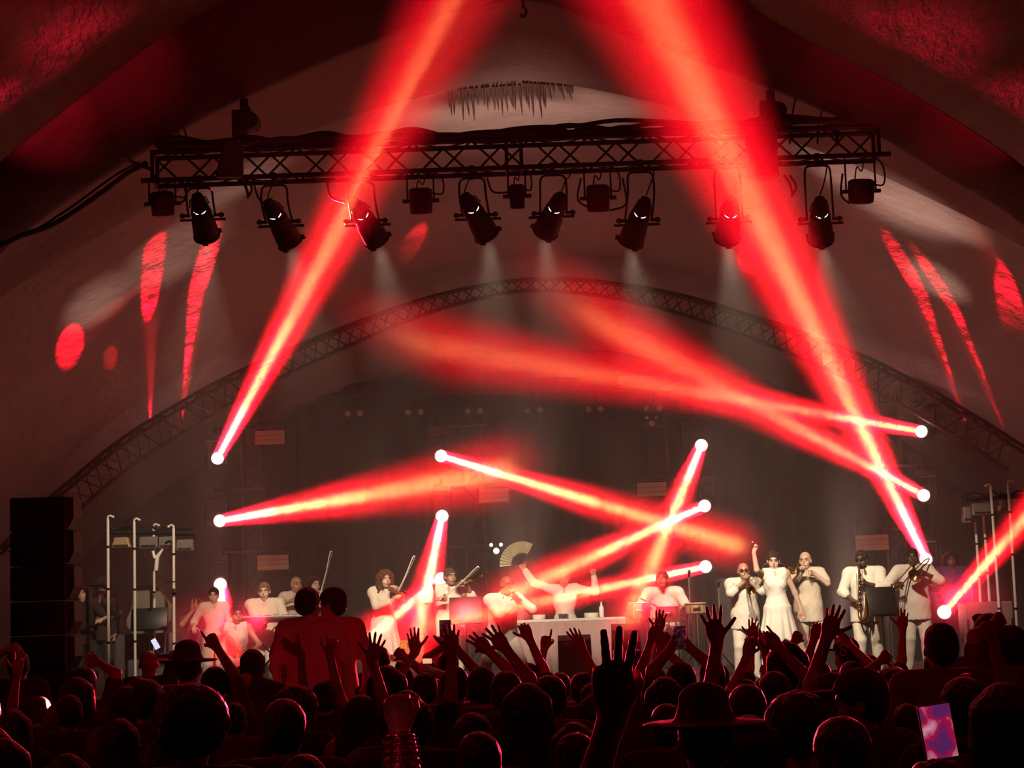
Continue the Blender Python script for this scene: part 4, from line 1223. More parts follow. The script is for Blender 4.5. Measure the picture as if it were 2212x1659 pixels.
# added unseen red lamps that brighten the crinkled near ceiling
for (sx, tx, ty, Yt, pw, an) in ((-3.6, 215, 150, 18.3, 1.4, 6.5), (-5.5, 60, 270, 18.6, 2.4, 4.5), (-4.5, 150, 90, 15.5, .22, 18), (4.5, 1960, 150, 18.0, 1.3, 7), (5.5, 2150, 270, 18.5, 2.0, 5), (4.5, 1800, 40, 17.5, .4, 7)):
    spot('added_ceiling_wash', (sx, 5.5, 3.4), at(tx, ty, Yt), 5200 * pw, (1.0, 0.02, 0.05), an, 0.9, 0.1)
# warm lights added at deck level to brighten the vault
for (px, py, Yt, fx, pw, an) in ((1120, 230, 24.5, 1120, 1.0, 26), (1930, 470, 24.5, 1800, 0.9, 22), (2020, 620, 27, 1900, 0.35, 12), (380, 560, 26, 500, 0.25, 16), (520, 520, 25, 560, 0.35, 12), (200, 620, 26, 400, 0.3, 12)):
    f = at(fx, 1380, 29.0); f.z = STAGE_Z + 0.2
    spot('added_vault_wash', f, at(px, py, Yt), 2100 * pw, (1.0, 0.55, 0.42), an, 1.0, 0.1)

# unseen red lights added above the stage lip to rim the crowd
for (px, tx, ty, Yt, pw, an) in ((480, 60, 1480, 9.0, 1.0, 9), (560, 330, 1440, 9.0, 1.2, 9), (900, 850, 1420, 9.5, 1.2, 9), (1000, 1200, 1440, 8.0, 1.2, 9), (1400, 1180, 1420, 8.5, 1.0, 8), (1440, 1560, 1430, 9.5, .8, 9), (2060, 1960, 1420, 9.0, 1.2, 9), (2100, 2180, 1450, 8.0, 1.0, 9)):
    f = at(px, 1380, 24.45); f.z = STAGE_Z + 1.05
    spot('added_rim_light', f, at(tx, ty, Yt), 15000 * pw, (1.0, 0.02, 0.06), an * 1.3, 0.9, 0.08)
# added dull red fill for the crowd, placed at the black flood lamps
for px in (351, 909, 1292, 1860):
    f = at(px, 470, 20.0)
    spot('added_crowd_fill', f, at(px, 1500, 8.5), 95, (1.0, 0.02, 0.03), 70, 1.0, 0.12)

pr_ = at(690, 1370, 14.6)
spot('added_red_fill', (1.5, 3.0, 3.6), pr_, 260, (1.0, 0.05, 0.10), 7, 0.9, 0.1)  # added fill that reddens the backs of the tall pair
spot('added_red_fill', (-1.4, 2.2, 3.1), at(862, 1690, 5.0), 50, (1.0, 0.06, 0.12), 9, 0.9, 0.05)  # second added fill, so that the glittering sleeve shows

# ------------------------------------------------------------------ the band on stage
BRASS = mat('brass', (0.75, 0.50, 0.20), 0.22, 1.0, vary=.05)
VARNISH = mat('violin_varnish', (0.22, 0.075, 0.03), 0.25, vary=.2)
EBONY = mat('ebony', (0.015, 0.012, 0.01), 0.35)
HORSEHAIR = mat('bow_hair', (0.75, 0.70, 0.62), 0.5)
CHROME = mat('chrome', (0.75, 0.74, 0.72), 0.15, 1.0, vary=.03)
DRUMSKIN = mat('drum_head', (0.72, 0.66, 0.55), 0.5)
WHITE_PAINT = mat('white_cabinet', (0.55, 0.53, 0.50), 0.5)

def perf(px, ytop, Y, **k):
    """stand a performer so that the head top falls on the photo pixel; k passes to person()"""
    p = at(px, ytop, Y)
    c = k.get('crouch', 0); ln = k.get('lean', (0, 0)); drop = .6 * (ln[0] ** 2 + ln[1] ** 2)
    if c or drop > .01: h = 1.72; c = max(0.0, 1.745 - drop - (p.z - STAGE_Z) * 1.75 / h); k['crouch'] = c
    else: h = (p.z - STAGE_Z) / 1.745 * 1.75
    dx = k.pop('foot_dx', 0)
    sc = h / 1.75
    hdx = (k.get('lean', (0, 0))[0] * .9 + k.get('head', (0, 0, 0))[0] * .9) * sc
    rz = k.get('rz', 0); k['rz'] = rz
    loc = Vector((p.x - hdx * math.cos(rz) + dx, Y, STAGE_Z))
    inv = (Matrix.Translation(loc) @ Matrix.Rotation(rz, 4, 'Z') @ Matrix.Scale(sc, 4)).inverted()
    for q in ('hn', 'hp'):
        v = k.get(q)
        if v is not None and len(v) == 4:      # (px, py, forward offset, 'px')
            k[q] = tuple(inv @ at(v[0], v[1], Y - v[2]))
    k.setdefault('name', 'person')
    rzz = k.pop('rz')
    return person(k.pop('name'), loc, rzz, h, k.pop('label'), face=k.pop('face', True), **k)

WHITE = (0.74, 0.70, 0.62); CREAM = (0.66, 0.58, 0.47); DIM = (0.40, 0.35, 0.30)

def place_at(name, label, cat, M, group=None):
    o = bpy.data.objects.new(name, None); COL.objects.link(o); o.empty_display_size = .1
    o.matrix_world = M
    return tag(o, label, cat, group)

def violin(chin, hand, label, dark=False):
    """violin from the chin rest out to the fingering hand"""
    chin = Vector(chin); hand = Vector(hand); d = (hand - chin).normalized()
    M = Matrix.Translation(chin + d * .02) @ d.to_track_quat('X', 'Z').to_matrix().to_4x4()
    r = place_at('violin', label, 'violin', M, 'violins held by the string players')
    out = []
    for i in range(40):
        t = 2 * PI * i / 40; x = math.cos(t); y = math.sin(t)
        w = .095 - .028 * math.exp(-((x - .05) / .30) ** 2) - (.018 if x > .3 else 0)
        out.append(Vector((.17 + .175 * x, w * (abs(y) ** .7) * (1 if y >= 0 else -1), 0)))
    mb = MB(); mb.prism(out, (0, 0, .038)); mb.build('sound_box', VARNISH, r, smooth=False)
    mb = MB(); mb.box((.42, 0, .038), (.26, .024, .018), bev=.004); mb.box((.33, 0, .052), (.27, .03, .008)); fb = mb.build('fingerboard', EBONY, r)
    mb = MB(); mb.lathe([(-.016, .012), (-.010, .02), (.010, .02), (.016, .012)], (.565, 0, .035), (0, 1, 0), 12)
    for q in range(4): mb.tube([(.51 + .012 * q, -.03, .035), (.51 + .012 * q, .03, .035)], .004, 5)
    mb.build('scroll', VARNISH, r)
    mb = MB(); mb.box((.13, 0, .052), (.006, .045, .022)); mb.box((.045, 0, .048), (.11, .03, .008)); mb.build('bridge', HORSEHAIR, r)
    mb = MB()
    for q in range(4): mb.tube([(.09, -.009 + .006 * q, .062), (.13, -.012 + .008 * q, .066), (.54, -.006 + .004 * q, .060)], .0012, 4)
    mb.build('strings', CHROME, fb)
    return r

def bow(a, b, label):
    a = Vector(a); b = Vector(b); d = (b - a).normalized(); L_ = .74
    M = Matrix.Translation(a - d * .06) @ d.to_track_quat('X', 'Z').to_matrix().to_4x4()
    r = place_at('violin_bow', label, 'bow', M, 'bows of the string players')
    mb = MB(); mb.tube(spline([(0, 0, .02), (.2, 0, .014), (.45, 0, .010), (L_ - .02, 0, .024), (L_, 0, .0)], 4), .0075, 6); mb.build('stick', HORSEHAIR, r)
    mb = MB(); mb.box((.07, 0, .008), (.05, .012, .022), bev=.003); mb.build('frog', EBONY, r)
    mb = MB(); mb.box((.40, 0, -.004), (.66, .009, .003)); mb.build('hair', HORSEHAIR, r)
    return r

def mic(p, d, label, group=None):
    d = Vector(d).normalized(); p = Vector(p)
    M = Matrix.Translation(p) @ d.to_track_quat('Z', 'Y').to_matrix().to_4x4()
    r = place_at('microphone', label, 'microphone', M, group)
    h_ = MB().lathe([(-.17, .011), (-.16, .013), (-.02, .018), (0, .022)], (0, 0, 0), (0, 0, 1), 12).build('handle', BLACK_PLASTIC, r)
    MB().ball((0, 0, .022), .027, seg=12, rings=8).build('grille', CHROME, r)
    return r

def stand_base(mb, x, y, z0=None):
    z0 = STAGE_Z if z0 is None else z0
    for k in range(3):
        a = 2 * PI * k / 3 + .4
        mb.tube([(x, y, z0 + .32), (x + .26 * math.cos(a), y + .26 * math.sin(a), z0 + .012)], .010, 6)

def music_stand(px, ytop, Y, label, w=.50, h=.33, tilt=.35, rz=0.0):
    c = at(px, ytop, Y); x = c.x; top = c.z - h * .5
    r = empty('music_stand', (x, Y, STAGE_Z), rz, label, 'music stand', 'black music stands on the stage')
    z = top - STAGE_Z
    mb = MB(); M = Matrix.Translation((0, 0, z)) @ Matrix.Rotation(-tilt, 4, 'X')
    mb.box((0, 0, 0), (w, .012, h), M, bev=.004); mb.box((0, .035, -h / 2), (w, .07, .012), M); mb.build('desk', BLACK_PLASTIC, r)
    MB().tube([(0, 0, .3), (0, 0, z)], .012, 8).build('pole', BLACK_METAL, r)
    mb = MB(); stand_base(mb, 0, 0, 0); mb.build('legs', BLACK_METAL, r)
    mb = MB(); mb.box((-.06, .022, -.02), (.2, .004, .26), M); mb.box((.12, .024, -.02), (.18, .004, .25), M); mb.build('sheet_music', DRUMSKIN, r)
    return r

def mic_stand(px, ytop, Y, label, boom=None):
    c = at(px, ytop, Y)
    r = empty('microphone_stand', (c.x, Y, STAGE_Z), 0, label, 'microphone stand', 'microphone stands on the stage')
    z = c.z - STAGE_Z
    mb = MB(); mb.tube([(0, 0, .3), (0, 0, z)], .011, 8); mb.build('pole', ALU, r)
    mb = MB(); stand_base(mb, 0, 0, 0); mb.build('legs', BLACK_METAL, r)
    if boom:
        b = at(boom[0], boom[1], Y) - Vector((c.x, Y, STAGE_Z))
        d = (b - Vector((0, 0, z)))
        mb = MB(); mb.tube([Vector((0, 0, z)) - d * .3, b], .008, 6); mb.build('boom_arm', ALU, r)
        mb = MB(); mb.lathe([(0, .012), (.08, .017), (.10, .024), (.13, .022), (.14, .002)], b, d, 10); mb.build('microphone', BLACK_PLASTIC, r)
    else:
        mb = MB(); mb.lathe([(0, .012), (.08, .017), (.10, .024), (.13, .022), (.14, .002)], (0, 0, z), (0, -.5, .4), 10); mb.build('microphone', BLACK_PLASTIC, r)
    return r

# --- lead singer, white jacket, bent over the microphone
A = perf(1098, 1243, 25.2, label='shaved-headed man in a white jacket leaning forward to sing into a microphone at centre stage', skin_c='brown', top='loose', sleeves='long', top_c=(.80, .78, .74), bottom_c=(.78, .76, .70),
         hair='bald', lean=(.05, -.18), head=(.08, -.05, .55), hn=(1112, 1302, .42, 0), hp=(1118, 1294, .36, 0), pose_n='grip', pose_p='grip', hand_dn=(.7, -.3, .5), hand_dp=(-.5, -.4, .5), en=(-.5, -.2, -.9), ep=(.9, -.1, -.7),
         crouch=.16, feet=((-.30, -.05), (.36, .05)), build=1.08, twist=.3)
mic(A['mouth'] + Vector((.03, -.07, -.03)), (-.45, .5, .55), 'black microphone held to the mouth of the bent lead singer', 'handheld microphones')

# --- woman in a white dress with the raised fist
B = perf(1670, 1189, 25.6, label='woman in a white halter dress with big hoop earrings, right fist raised high', sex='f', skin_c='pale', top='tank', sleeves='none', top_c=(.86, .84, .76), bottom='dress', bottom_c=(.86, .84, .76),
         hair='ponytail', hair_c=(.04, .02, .015), hn=(1628, 1192, .26, 0), pose_n='fist', hand_dn=(0, 0, 1), palm_n=(0, -1, 0), en=(-.35, -1, -.5), hp=(.33, -.02, .90), head=(0, .10, -.1), lean=(-.02, 0))
for sg in (-1, 1):
    mb = MB(); c = B['hc'] + Vector((sg * .098, -.03, -.075)); R_ = .045
    mb.tube([c + Vector((R_ * math.cos(t), 0, R_ * math.sin(t))) for t in [2 * PI * i / 16 for i in range(17)]], .007, 6, cap=False)
    o = mb.build('earring', CHROME); o.parent = B['root']; o.matrix_parent_inverse = B['root'].matrix_world.inverted()
mic(B['wn'] + Vector((-.02, -.05, .10)), (.3, -.2, 1), 'small dark microphone in the raised fist of the woman in the white dress', 'handheld microphones')

# --- brass players
def trumpet(mouth, d, label):
    d = Vector(d).normalized(); M = Matrix.Translation(Vector(mouth)) @ d.to_track_quat('X', 'Z').to_matrix().to_4x4()
    r = place_at('trumpet', label, 'trumpet', M, 'trumpets')
    mb = MB(); mb.lathe([(0, .012), (.02, .008), (.05, .006)], (0, 0, 0), (1, 0, 0), 12); mb.build('mouthpiece', BRASS, r)
    mb = MB(); mb.tube([(.04, 0, 0), (.40, 0, 0)], .0065, 8); mb.tube(spline([(.40, 0, 0), (.435, 0, -.03), (.40, 0, -.065), (.30, 0, -.07), (.14, 0, -.07), (.08, 0, -.045), (.12, 0, -.005), (.2, 0.02, -.0)], 5), .0075, 8)
    mb.build('tubing', BRASS, r)
    mb = MB(); mb.lathe([(.18, .008), (.30, .010), (.38, .017), (.43, .030), (.46, .050), (.475, .062), (.47, .058), (.42, .02)], (0, .03, 0), (1, 0, 0), 20); mb.build('bell', BRASS, r)
    for q in range(3):
        mb = MB(); mb.tube([(.19 + .03 * q, 0.012, -.085), (.19 + .03 * q, .012, .035)], .012, 10); mb.tube([(.19 + .03 * q, .012, .03), (.19 + .03 * q, .012, .06)], .005, 6); mb.build('valve', BRASS, r)
    return r
C1 = perf(1604, 1214, 25.9, label='man in dark glasses and white tunic playing a trumpet with both hands', skin_c='tan', top='loose', sleeves='rolled', top_c=WHITE, hair='bald', glasses=True,
          hn=(-.03, -.24, 1.44), hp=(.05, -.22, 1.46), pose_n='grip', pose_p='grip', hand_dn=(.25, -.35, .9), hand_dp=(-.25, -.35, .9), en=(-1, -.1, -.8), ep=(1, -.1, -.8), head=(0, -.05, 0), build=1.12)
trumpet(C1['mouth'] + Vector((0, -.02, -.01)), (0.0, -.9, -.42), 'brass trumpet pointed down by the man in dark glasses')
C2 = perf(1737, 1190, 26.5, label='bald man in a white short-sleeved shirt raising a trumpet, behind the woman in the dress', skin_c='pale', top='loose', sleeves='short', top_c=CREAM, bottom_c=CREAM, hair='bald',
          hn=(-.10, -.30, 1.46), hp=(.06, -.26, 1.42), pose_n='grip', pose_p='grip', hand_dn=(-.2, -.6, .5), hand_dp=(-.8, -.5, .2), en=(-.7, -.2, -.9), ep=(1, -.1, -.9), head=(-.02, 0, -.35), build=1.05)
trumpet(C2['mouth'] + Vector((-.01, -.02, 0)), (-.55, -.85, -.12), 'brass trumpet pointed left by the bald man behind the white dress')
D1 = perf(1857, 1188, 25.8, label='man in a white poncho shirt playing a saxophone, head turned and tilted left', skin_c='dark', top='loose', sleeves='rolled', top_c=WHITE, hair='fade', beard=True, glasses=True,
          hn=(-.20, -.22, 1.03), hp=(-.02, -.24, 1.27), pose_n='grip', pose_p='grip', hand_dn=(.4, -.6, -.1), hand_dp=(-.8, -.4, .1), en=(-.9, .3, -.6), ep=(.9, -.2, -.7), head=(-.05, 0, -.5), build=1.18)
def sax(mouth, label):
    mouth = Vector(mouth); r = place_at('saxophone', label, 'saxophone', Matrix.Translation(mouth), None)
    pts = [(0, 0, 0), (0, -.04, .02), (-.015, -.09, .02), (-.03, -.12, -.02)]
    MB().tube(spline(pts, 5), .010, 8).build('neck', BRASS, r)
    pts = spline([(-.03, -.12, -.02), (-.04, -.13, -.25), (-.055, -.14, -.50), (-.065, -.15, -.66), (-.045, -.20, -.74), (0.0, -.235, -.72), (.02, -.24, -.60), (.035, -.26, -.48), (.05, -.30, -.42)], 5)
    n = len(pts); rs = [.014 + (.034 - .014) * min(1, i / (n * .62)) + max(0, (i - n * .8) / (n * .2)) ** 1.6 * .040 for i in range(n)]
    MB().tube(pts, rs, 16).build('body_tube', BRASS, r)
    for q in range(7):
        t = q / 6; c = Vector((-.035 - .022 * t, -.165, -.14 - .46 * t))
        MB().lathe([(0, .020), (.008, .022), (.014, .016), (.016, .002)], c, (0.25, -1, 0), 12).build('key', BRASS if q % 2 else CHROME, r)
    mb = MB(); mb.tube([(-.07, -.14, -.12), (-.095, -.16, -.62)], .004, 5); mb.tube([(.0, -.14, -.15), (-.02, -.18, -.60)], .004, 5); mb.build('key_rods', BRASS, r)
    mb = MB(); mb.tube([(0, 0.01, 0), (0, -.05, .018)], .013, 8); mb.build('mouthpiece', EBONY, r)
    return r
sax(D1['mouth'] + Vector((0.0, -.01, 0)), 'golden saxophone hanging before the man in the poncho shirt')
E1 = perf(1968, 1183, 25.7, label='man in a long white tunic playing a trombone, to the right of the saxophonist', skin_c='dark', top='loose', sleeves='rolled', top_c=WHITE, hair='fade',
          hn=(-.28, -.30, 1.22), hp=(.10, -.26, 1.38), pose_n='grip', pose_p='grip', hand_dn=(.5, -.7, .2), hand_dp=(-.7, -.5, .2), en=(-.9, .0, -.7), ep=(1, -.05, -.6), head=(-.01, 0, -.15), build=1.15)
def trombone(mouth, slide_to, label):
    mouth = Vector(mouth); d = (Vector(slide_to) - mouth).normalized(); M = Matrix.Translation(mouth) @ d.to_track_quat('X', 'Z').to_matrix().to_4x4()
    r = place_at('trombone', label, 'trombone', M, None)
    mb = MB(); mb.tube(spline([(0, 0, 0), (.35, 0, 0), (.60, 0, 0), (.64, 0, -.045), (.60, 0, -.09), (.3, 0, -.09), (.05, 0, -.09)], 5), .009, 8); mb.build('slide', BRASS, r)
    mb = MB(); mb.tube(spline([(.05, 0, -.09), (-.12, .02, -.09), (-.22, .06, -.07), (-.22, .12, -.06), (-.10, .15, -.05), (.02, .15, -.04)], 5), .010, 8); mb.build('tuning_slide', BRASS, r)
    mb = MB(); mb.lathe([(0, .011), (.12, .016), (.2, .030), (.26, .060), (.29, .098), (.285, .09), (.22, .035)], (0, .15, -.04), (1, 0, 0), 22); mb.build('bell', BRASS, r)
    mb = MB(); mb.lathe([(0, .014), (.03, .008)], (0, 0, 0), (1, 0, 0), 12); mb.build('mouthpiece', CHROME, r)
    return r
trombone(E1['mouth'] + Vector((0, -.02, -.01)), E1['mouth'] + Vector((-.42, -.5, -.35)), 'brass trombone slanting down left across the tunic of its player')
F1 = perf(2052, 1190, 28.6, label='person in a blue shirt standing far back at the right end of the stage', skin_c='brown', top='shirt', sleeves='long', top_c=(.06, .06, .22), bottom_c=(.03, .03, .05), hair='bob', crouch=0.0)

# --- string players
G1 = perf(835, 1231, 26.4, label='woman with long curly hair and a white dress playing the violin', sex='f', skin_c='pale', top='loose', sleeves='long', top_c=(.72, .63, .52), bottom='dress', bottom_c=(.76, .66, .58), hair='curly', hair_c=(.12, .05, .03),
          hn=(844, 1300, .32, 0), hp=(864, 1292, .40, 0), pose_n='grip', pose_p='grip', hand_dn=(.8, -.5, .1), en=(-1, .1, -.9), ep=(.6, -.2, -1), head=(.05, -.05, .35), lean=(.02, -.04))
violin(G1['chin'] + Vector((.05, -.04, -.02)), G1['wp'] + Vector((.03, -.03, .05)), 'brown violin under the chin of the curly haired woman')
bow(G1['wn'] + Vector((.05, -.06, .0)), G1['wn'] + Vector((.36, -.16, .60)), 'pale violin bow of the curly haired woman, slanting up to the right')
G2 = perf(680, 1243, 27.4, label='dark haired violinist in white behind the pair of tall fans, bow pointing up', sex='m', skin_c='pale', top='shirt', sleeves='short', top_c=WHITE, hair='bob', hn=(.10, -.38, 1.36), hp=(.22, -.40, 1.34), pose_n='grip', pose_p='grip', head=(.04, 0, .6))
violin(G2['chin'] + Vector((.05, -.03, -.02)), G2['wp'] + Vector((.03, -.03, .05)), 'violin of the dark haired player left of the stage centre')
bow(G2['wn'] + Vector((.05, -.06, .02)), at(709, 1224, 27.0), 'thin violin bow held upright above the pair of tall fans')
G3 = perf(643, 1244, 28.4, label='bald violinist in white standing left of the dark haired one', skin_c='tan', top='shirt', sleeves='short', top_c=(.66, .55, .48), hair='bald', hn=(.0, -.36, 1.36), hp=(.20, -.38, 1.36), pose_n='grip', pose_p='grip', head=(.06, -.05, .5), en=(-1, 0, -.5))
violin(G3['chin'] + Vector((.05, -.03, -.02)), G3['wp'] + Vector((.03, -.03, .05)), 'violin held to the chin of the bald player')
G4 = perf(974, 1226, 26.4, label='grey haired man in white bowing a violin behind the music stand', skin_c='tan', top='loose', sleeves='rolled', top_c=WHITE, hair='short', hair_c=(.10, .07, .06), hn=(953, 1294, .3, 0), hp=(1010, 1265, .35, 0), pose_n='grip', pose_p='grip',
          en=(-1, 0, -.2), ep=(.6, -.1, -1), head=(.04, -.08, .5), build=1.1)
violin(G4['chin'] + Vector((.05, -.03, -.02)), G4['wp'] + Vector((.02, -.02, .04)), 'violin of the grey haired man behind the music stand')
bow(G4['wn'] + Vector((.03, -.05, .0)), at(1013, 1245, 25.9), 'bow of the grey haired violinist')
music_stand(1005, 1288, 25.7, 'black music stand before the grey haired violinist', .44, .36)
music_stand(1903, 1266, 25.3, 'black music stand between the saxophonist and the trombonist', .40, .38, rz=.2)
music_stand(322, 1312, 26.2, 'wide empty music stand beside the silver poles on the left', .5, .3)

# --- keyboard player, singers and percussion on the left
H1 = perf(571, 1257, 26.9, label='man in a white shirt playing the keyboard under the cream strobe panel', skin_c='pale', top='loose', sleeves='rolled', top_c=CREAM, hair='fade', hair_c=(.2, .13, .09), crouch=.22, hn=(.02, -.38, .96), hp=(.26, -.36, .95), pose_n='claw', pose_p='claw', build=1.1)
k0 = at(590, 1332, 26.35)
r = empty('keyboard', (k0.x, 26.35, k0.z), 0, 'pale stage keyboard in front of the seated looking man in white', 'keyboard')
kc = MB().box((0, 0, -.04), (1.05, .32, .08), bev=.012).build('case', BLACK_PLASTIC, r)
mb = MB()
for q in range(28): mb.box((-.48 + q * .0355, -.08, .008), (.033, .14, .014))
mb.build('white_keys', DRUMSKIN, kc)
mb = MB()
for q in range(27):
    if q % 7 not in (2, 6): mb.box((-.462 + q * .0355, -.045, .018), (.016, .08, .012))
mb.build('black_keys', EBONY, kc)
mb = MB(); hz_ = k0.z - STAGE_Z - .09
for sg in (-1, 1): mb.tube([(sg * .4, -.15, -.09), (-sg * .4, .05, -hz_)], .016, 6)
mb.build('stand', BLACK_METAL, r)
H2 = perf(512, 1306, 25.8, label='performer in a white sleeveless top sitting low at the left, face turned right', sex='f', skin_c='tan', top='tank', sleeves='none', top_c=WHITE, hair='bun', crouch=.52, hn=(.1, -.35, .62), hp=(.3, -.3, .66), head=(.02, 0, .4), feet=((-.25, -.30), (.25, -.30)))
H3 = perf(462, 1268, 27.0, label='performer in a beige shirt hidden behind the falling red beam on the left', skin_c='pale', top='shirt', sleeves='rolled', top_c=CREAM, hair='short', hn=(-.30, -.2, 1.1), hp=(.2, -.3, 1.1))
H4 = perf(425, 1292, 27.4, label='percussionist in dark patterned shirt clapping hands before the face', skin_c='tan', top='shirt', sleeves='short', top_c=(.12, .09, .08), bottom_c=(.45, .38, .32), hair='short', crouch=.3, hn=(-.02, -.26, 1.2), hp=(.04, -.26, 1.2), pose_n='flat', pose_p='flat', hand_dn=(0, -.2, 1), hand_dp=(0, -.2, 1), palm_n=(1, 0, 0), palm_p=(-1, 0, 0))
H5 = perf(178, 1262, 26.5, label='musician in black playing a dark guitar beside the speaker stack', skin_c='pale', top='shirt', sleeves='short', top_c=(.03, .025, .025), bottom_c=(.03, .03, .03), hair='bob', hn=(-.15, -.28, 1.12), hp=(.35, -.3, 1.2), pose_n='relaxed', pose_p='grip')
H6 = perf(218, 1252, 27.5, label='musician in dark clothes and a wide hat just left of the tallest silver pole', skin_c='tan', top='shirt', sleeves='long', top_c=(.05, .03, .03), bottom_c=(.03, .03, .03), hair='short', hat='brim', hn=(.0, -.3, 1.15))
g0 = H5['M'] @ Vector((.02, -.22, 1.05)); 
r = place_at('guitar', 'dark electric guitar held by the musician beside the speaker stack', 'guitar', Matrix.Translation(g0) @ Matrix.Rotation(-.35, 4, 'Y'), None)
out = [Vector((-.2 + .2 * math.cos(t) * (1.0), 0, (.15 - .04 * math.cos(2 * t) - .02 * math.cos(t)) * math.sin(t))) for t in [2 * PI * i / 28 for i in range(28)]]
mb = MB(); mb.prism(out, (0, .04, 0)); mb.build('guitar_body', mat('dark_red_lacquer', (.10, .02, .02), .2), r, smooth=False)
mb = MB(); mb.box((.24, .0, 0), (.50, .025, .045), bev=.006); mb.build('neck', EBONY, r)
mb = MB(); mb.box((.54, 0, .01), (.14, .02, .08), bev=.01); mb.build('headstock', EBONY, r)

# grey fabric cover standing by the silver poles
c = at(320, 1322, 26.8)
mb = MB(); mb.prism([Vector((-.17, 0, .38)), Vector((.10, 0, .40)), Vector((.32, 0, .05)), Vector((.30, 0, -.14)), Vector((.20, 0, -.30)), Vector((-.22, 0, -.30)), Vector((-.33, 0, -.15)), Vector((-.22, 0, .1))], (0, .22, 0))
for q in range(5): mb.tube([(-.20 + q * .045, -.005, .32 - .03 * q), (-.23 + q * .05, -.012, -.28)], .009, 5)
o = mb.build('instrument_case', mat('grey_canvas', (.22, .20, .17), .8, bump=.2), smooth=False)
o.location = (c.x, 26.8, c.z); md = o.modifiers.new('round', 'BEVEL'); md.width = .02; md.segments = 2
tag(o, 'tall grey folded canvas case with dark stripes standing between the silver poles', 'case')
k = at(320, 1390, 26.9)
mb = MB(); mb.box((k.x, 26.95, (c.z - .30 + STAGE_Z) / 2), (.85, .5, c.z - .30 - STAGE_Z - .004), bev=.02); tag(mb.build('flight_case', mat('flight_case_grey', (.09, .08, .09), .6)), 'low grey flight case under the striped canvas case', 'case')

# --- the dancer behind the percussion table with a folding fan
J1 = perf(1217, 1230, 28.0, label='person in white with both arms spread wide, holding up a folding fan', skin_c='tan', top='shirt', sleeves='long', top_c=WHITE, hair='fade', crouch=.12, hn=(1133, 1230, .05, 0), hp=(1283, 1243, .05, 0), pose_n='grip', pose_p='point',
          en=(-.3, .2, -1), ep=(.3, .2, -1), shoulder_up=(.03, .03), hair_c=(.25, .17, .12))
w = J1['wn']; r = place_at('folding_fan', 'open folding fan held up in the hand of the person with spread arms', 'fan', Matrix.Translation(w + Vector((-.03, -.06, .08))), None)
n = 14; a0, a1 = math.radians(60), math.radians(185)
mb = MB(); vs = []; fs = []
for i in range(2 * n + 1):
    a = a0 + (a1 - a0) * i / (2 * n); y = .012 if i % 2 else -.004
    for R_ in (.16, .33): vs.append(Vector((math.cos(a) * R_, y, math.sin(a) * R_)))
for i in range(2 * n): fs.append((2 * i, 2 * i + 1, 2 * i + 3, 2 * i + 2))
mb.add(vs, fs); o = mb.build('leaf', mat('fan_paper', (.45, .42, .28), .5, vary=.3), r, smooth=False); md = o.modifiers.new('thickness', 'SOLIDIFY'); md.thickness = .003
mb = MB()
for i in range(0, 2 * n + 1, 2):
    a = a0 + (a1 - a0) * i / (2 * n); mb.tube([(0, 0, 0), (math.cos(a) * .17, 0, math.sin(a) * .17)], .004, 5)
mb.build('ribs', EBONY, r)
t0 = at(1232, 1336, 27.4)
r = empty('percussion_table', (t0.x, 27.4, STAGE_Z), 0, 'long cloth-covered table behind which the person with spread arms stands', 'table')
hz_ = t0.z - STAGE_Z
MB().box((0, 0, hz_ - .02), (1.55, .6, .04), bev=.008).build('tabletop', WHITE_PAINT, r)
for sx in (-1, 1):
    for sy in (-1, 1): MB().tube([(sx * .7, sy * .25, 0), (sx * .7, sy * .25, hz_ - .03)], .016, 6).build('leg', BLACK_METAL, r)
mb = MB(); n = 60; vs = [(-.77 + 1.54 * i / n, -.30 - .012 * math.sin(i * 1.3), z) for z in (hz_ - .03, .06) for i in range(n + 1)]
mb.add(vs, [(i, i + 1, i + n + 2, i + n + 1) for i in range(n)]); o = mb.build('front_cloth', mat('table_cloth', (.35, .22, .22), .85), r); md = o.modifiers.new('thickness', 'SOLIDIFY'); md.thickness = .006
for i, (dx, R_, nm, lb) in enumerate(((-.45, .09, 'hand_drum', 'small hand drum at the left of the percussion table'), (-.1, .07, 'shaker', 'row of little bells lying in the middle of the percussion table'), (.3, .10, 'tambourine', 'tambourine lying on the right half of the percussion table'))):
    mb = MB(); mb.lathe([(0, R_), (.05, R_ * 1.05), (.07, R_)], (t0.x + dx, 27.3, STAGE_Z + hz_ + .001), (0, 0, 1), 16)
    tag(mb.build(nm, CHROME if i == 1 else DRUMSKIN), lb, 'percussion')
b0 = at(1300, 1322, 27.2)
mb = MB(); mb.lathe([(0, .035), (.14, .037), (.17, .015), (.22, .013), (.225, .015)], (b0.x, 27.3, STAGE_Z + hz_ + .001), (0, 0, 1), 14); tag(mb.build('water_bottle', mat('clear_bottle', (.7, .7, .72), .1)), 'water bottle standing at the right end of the percussion table', 'bottle')

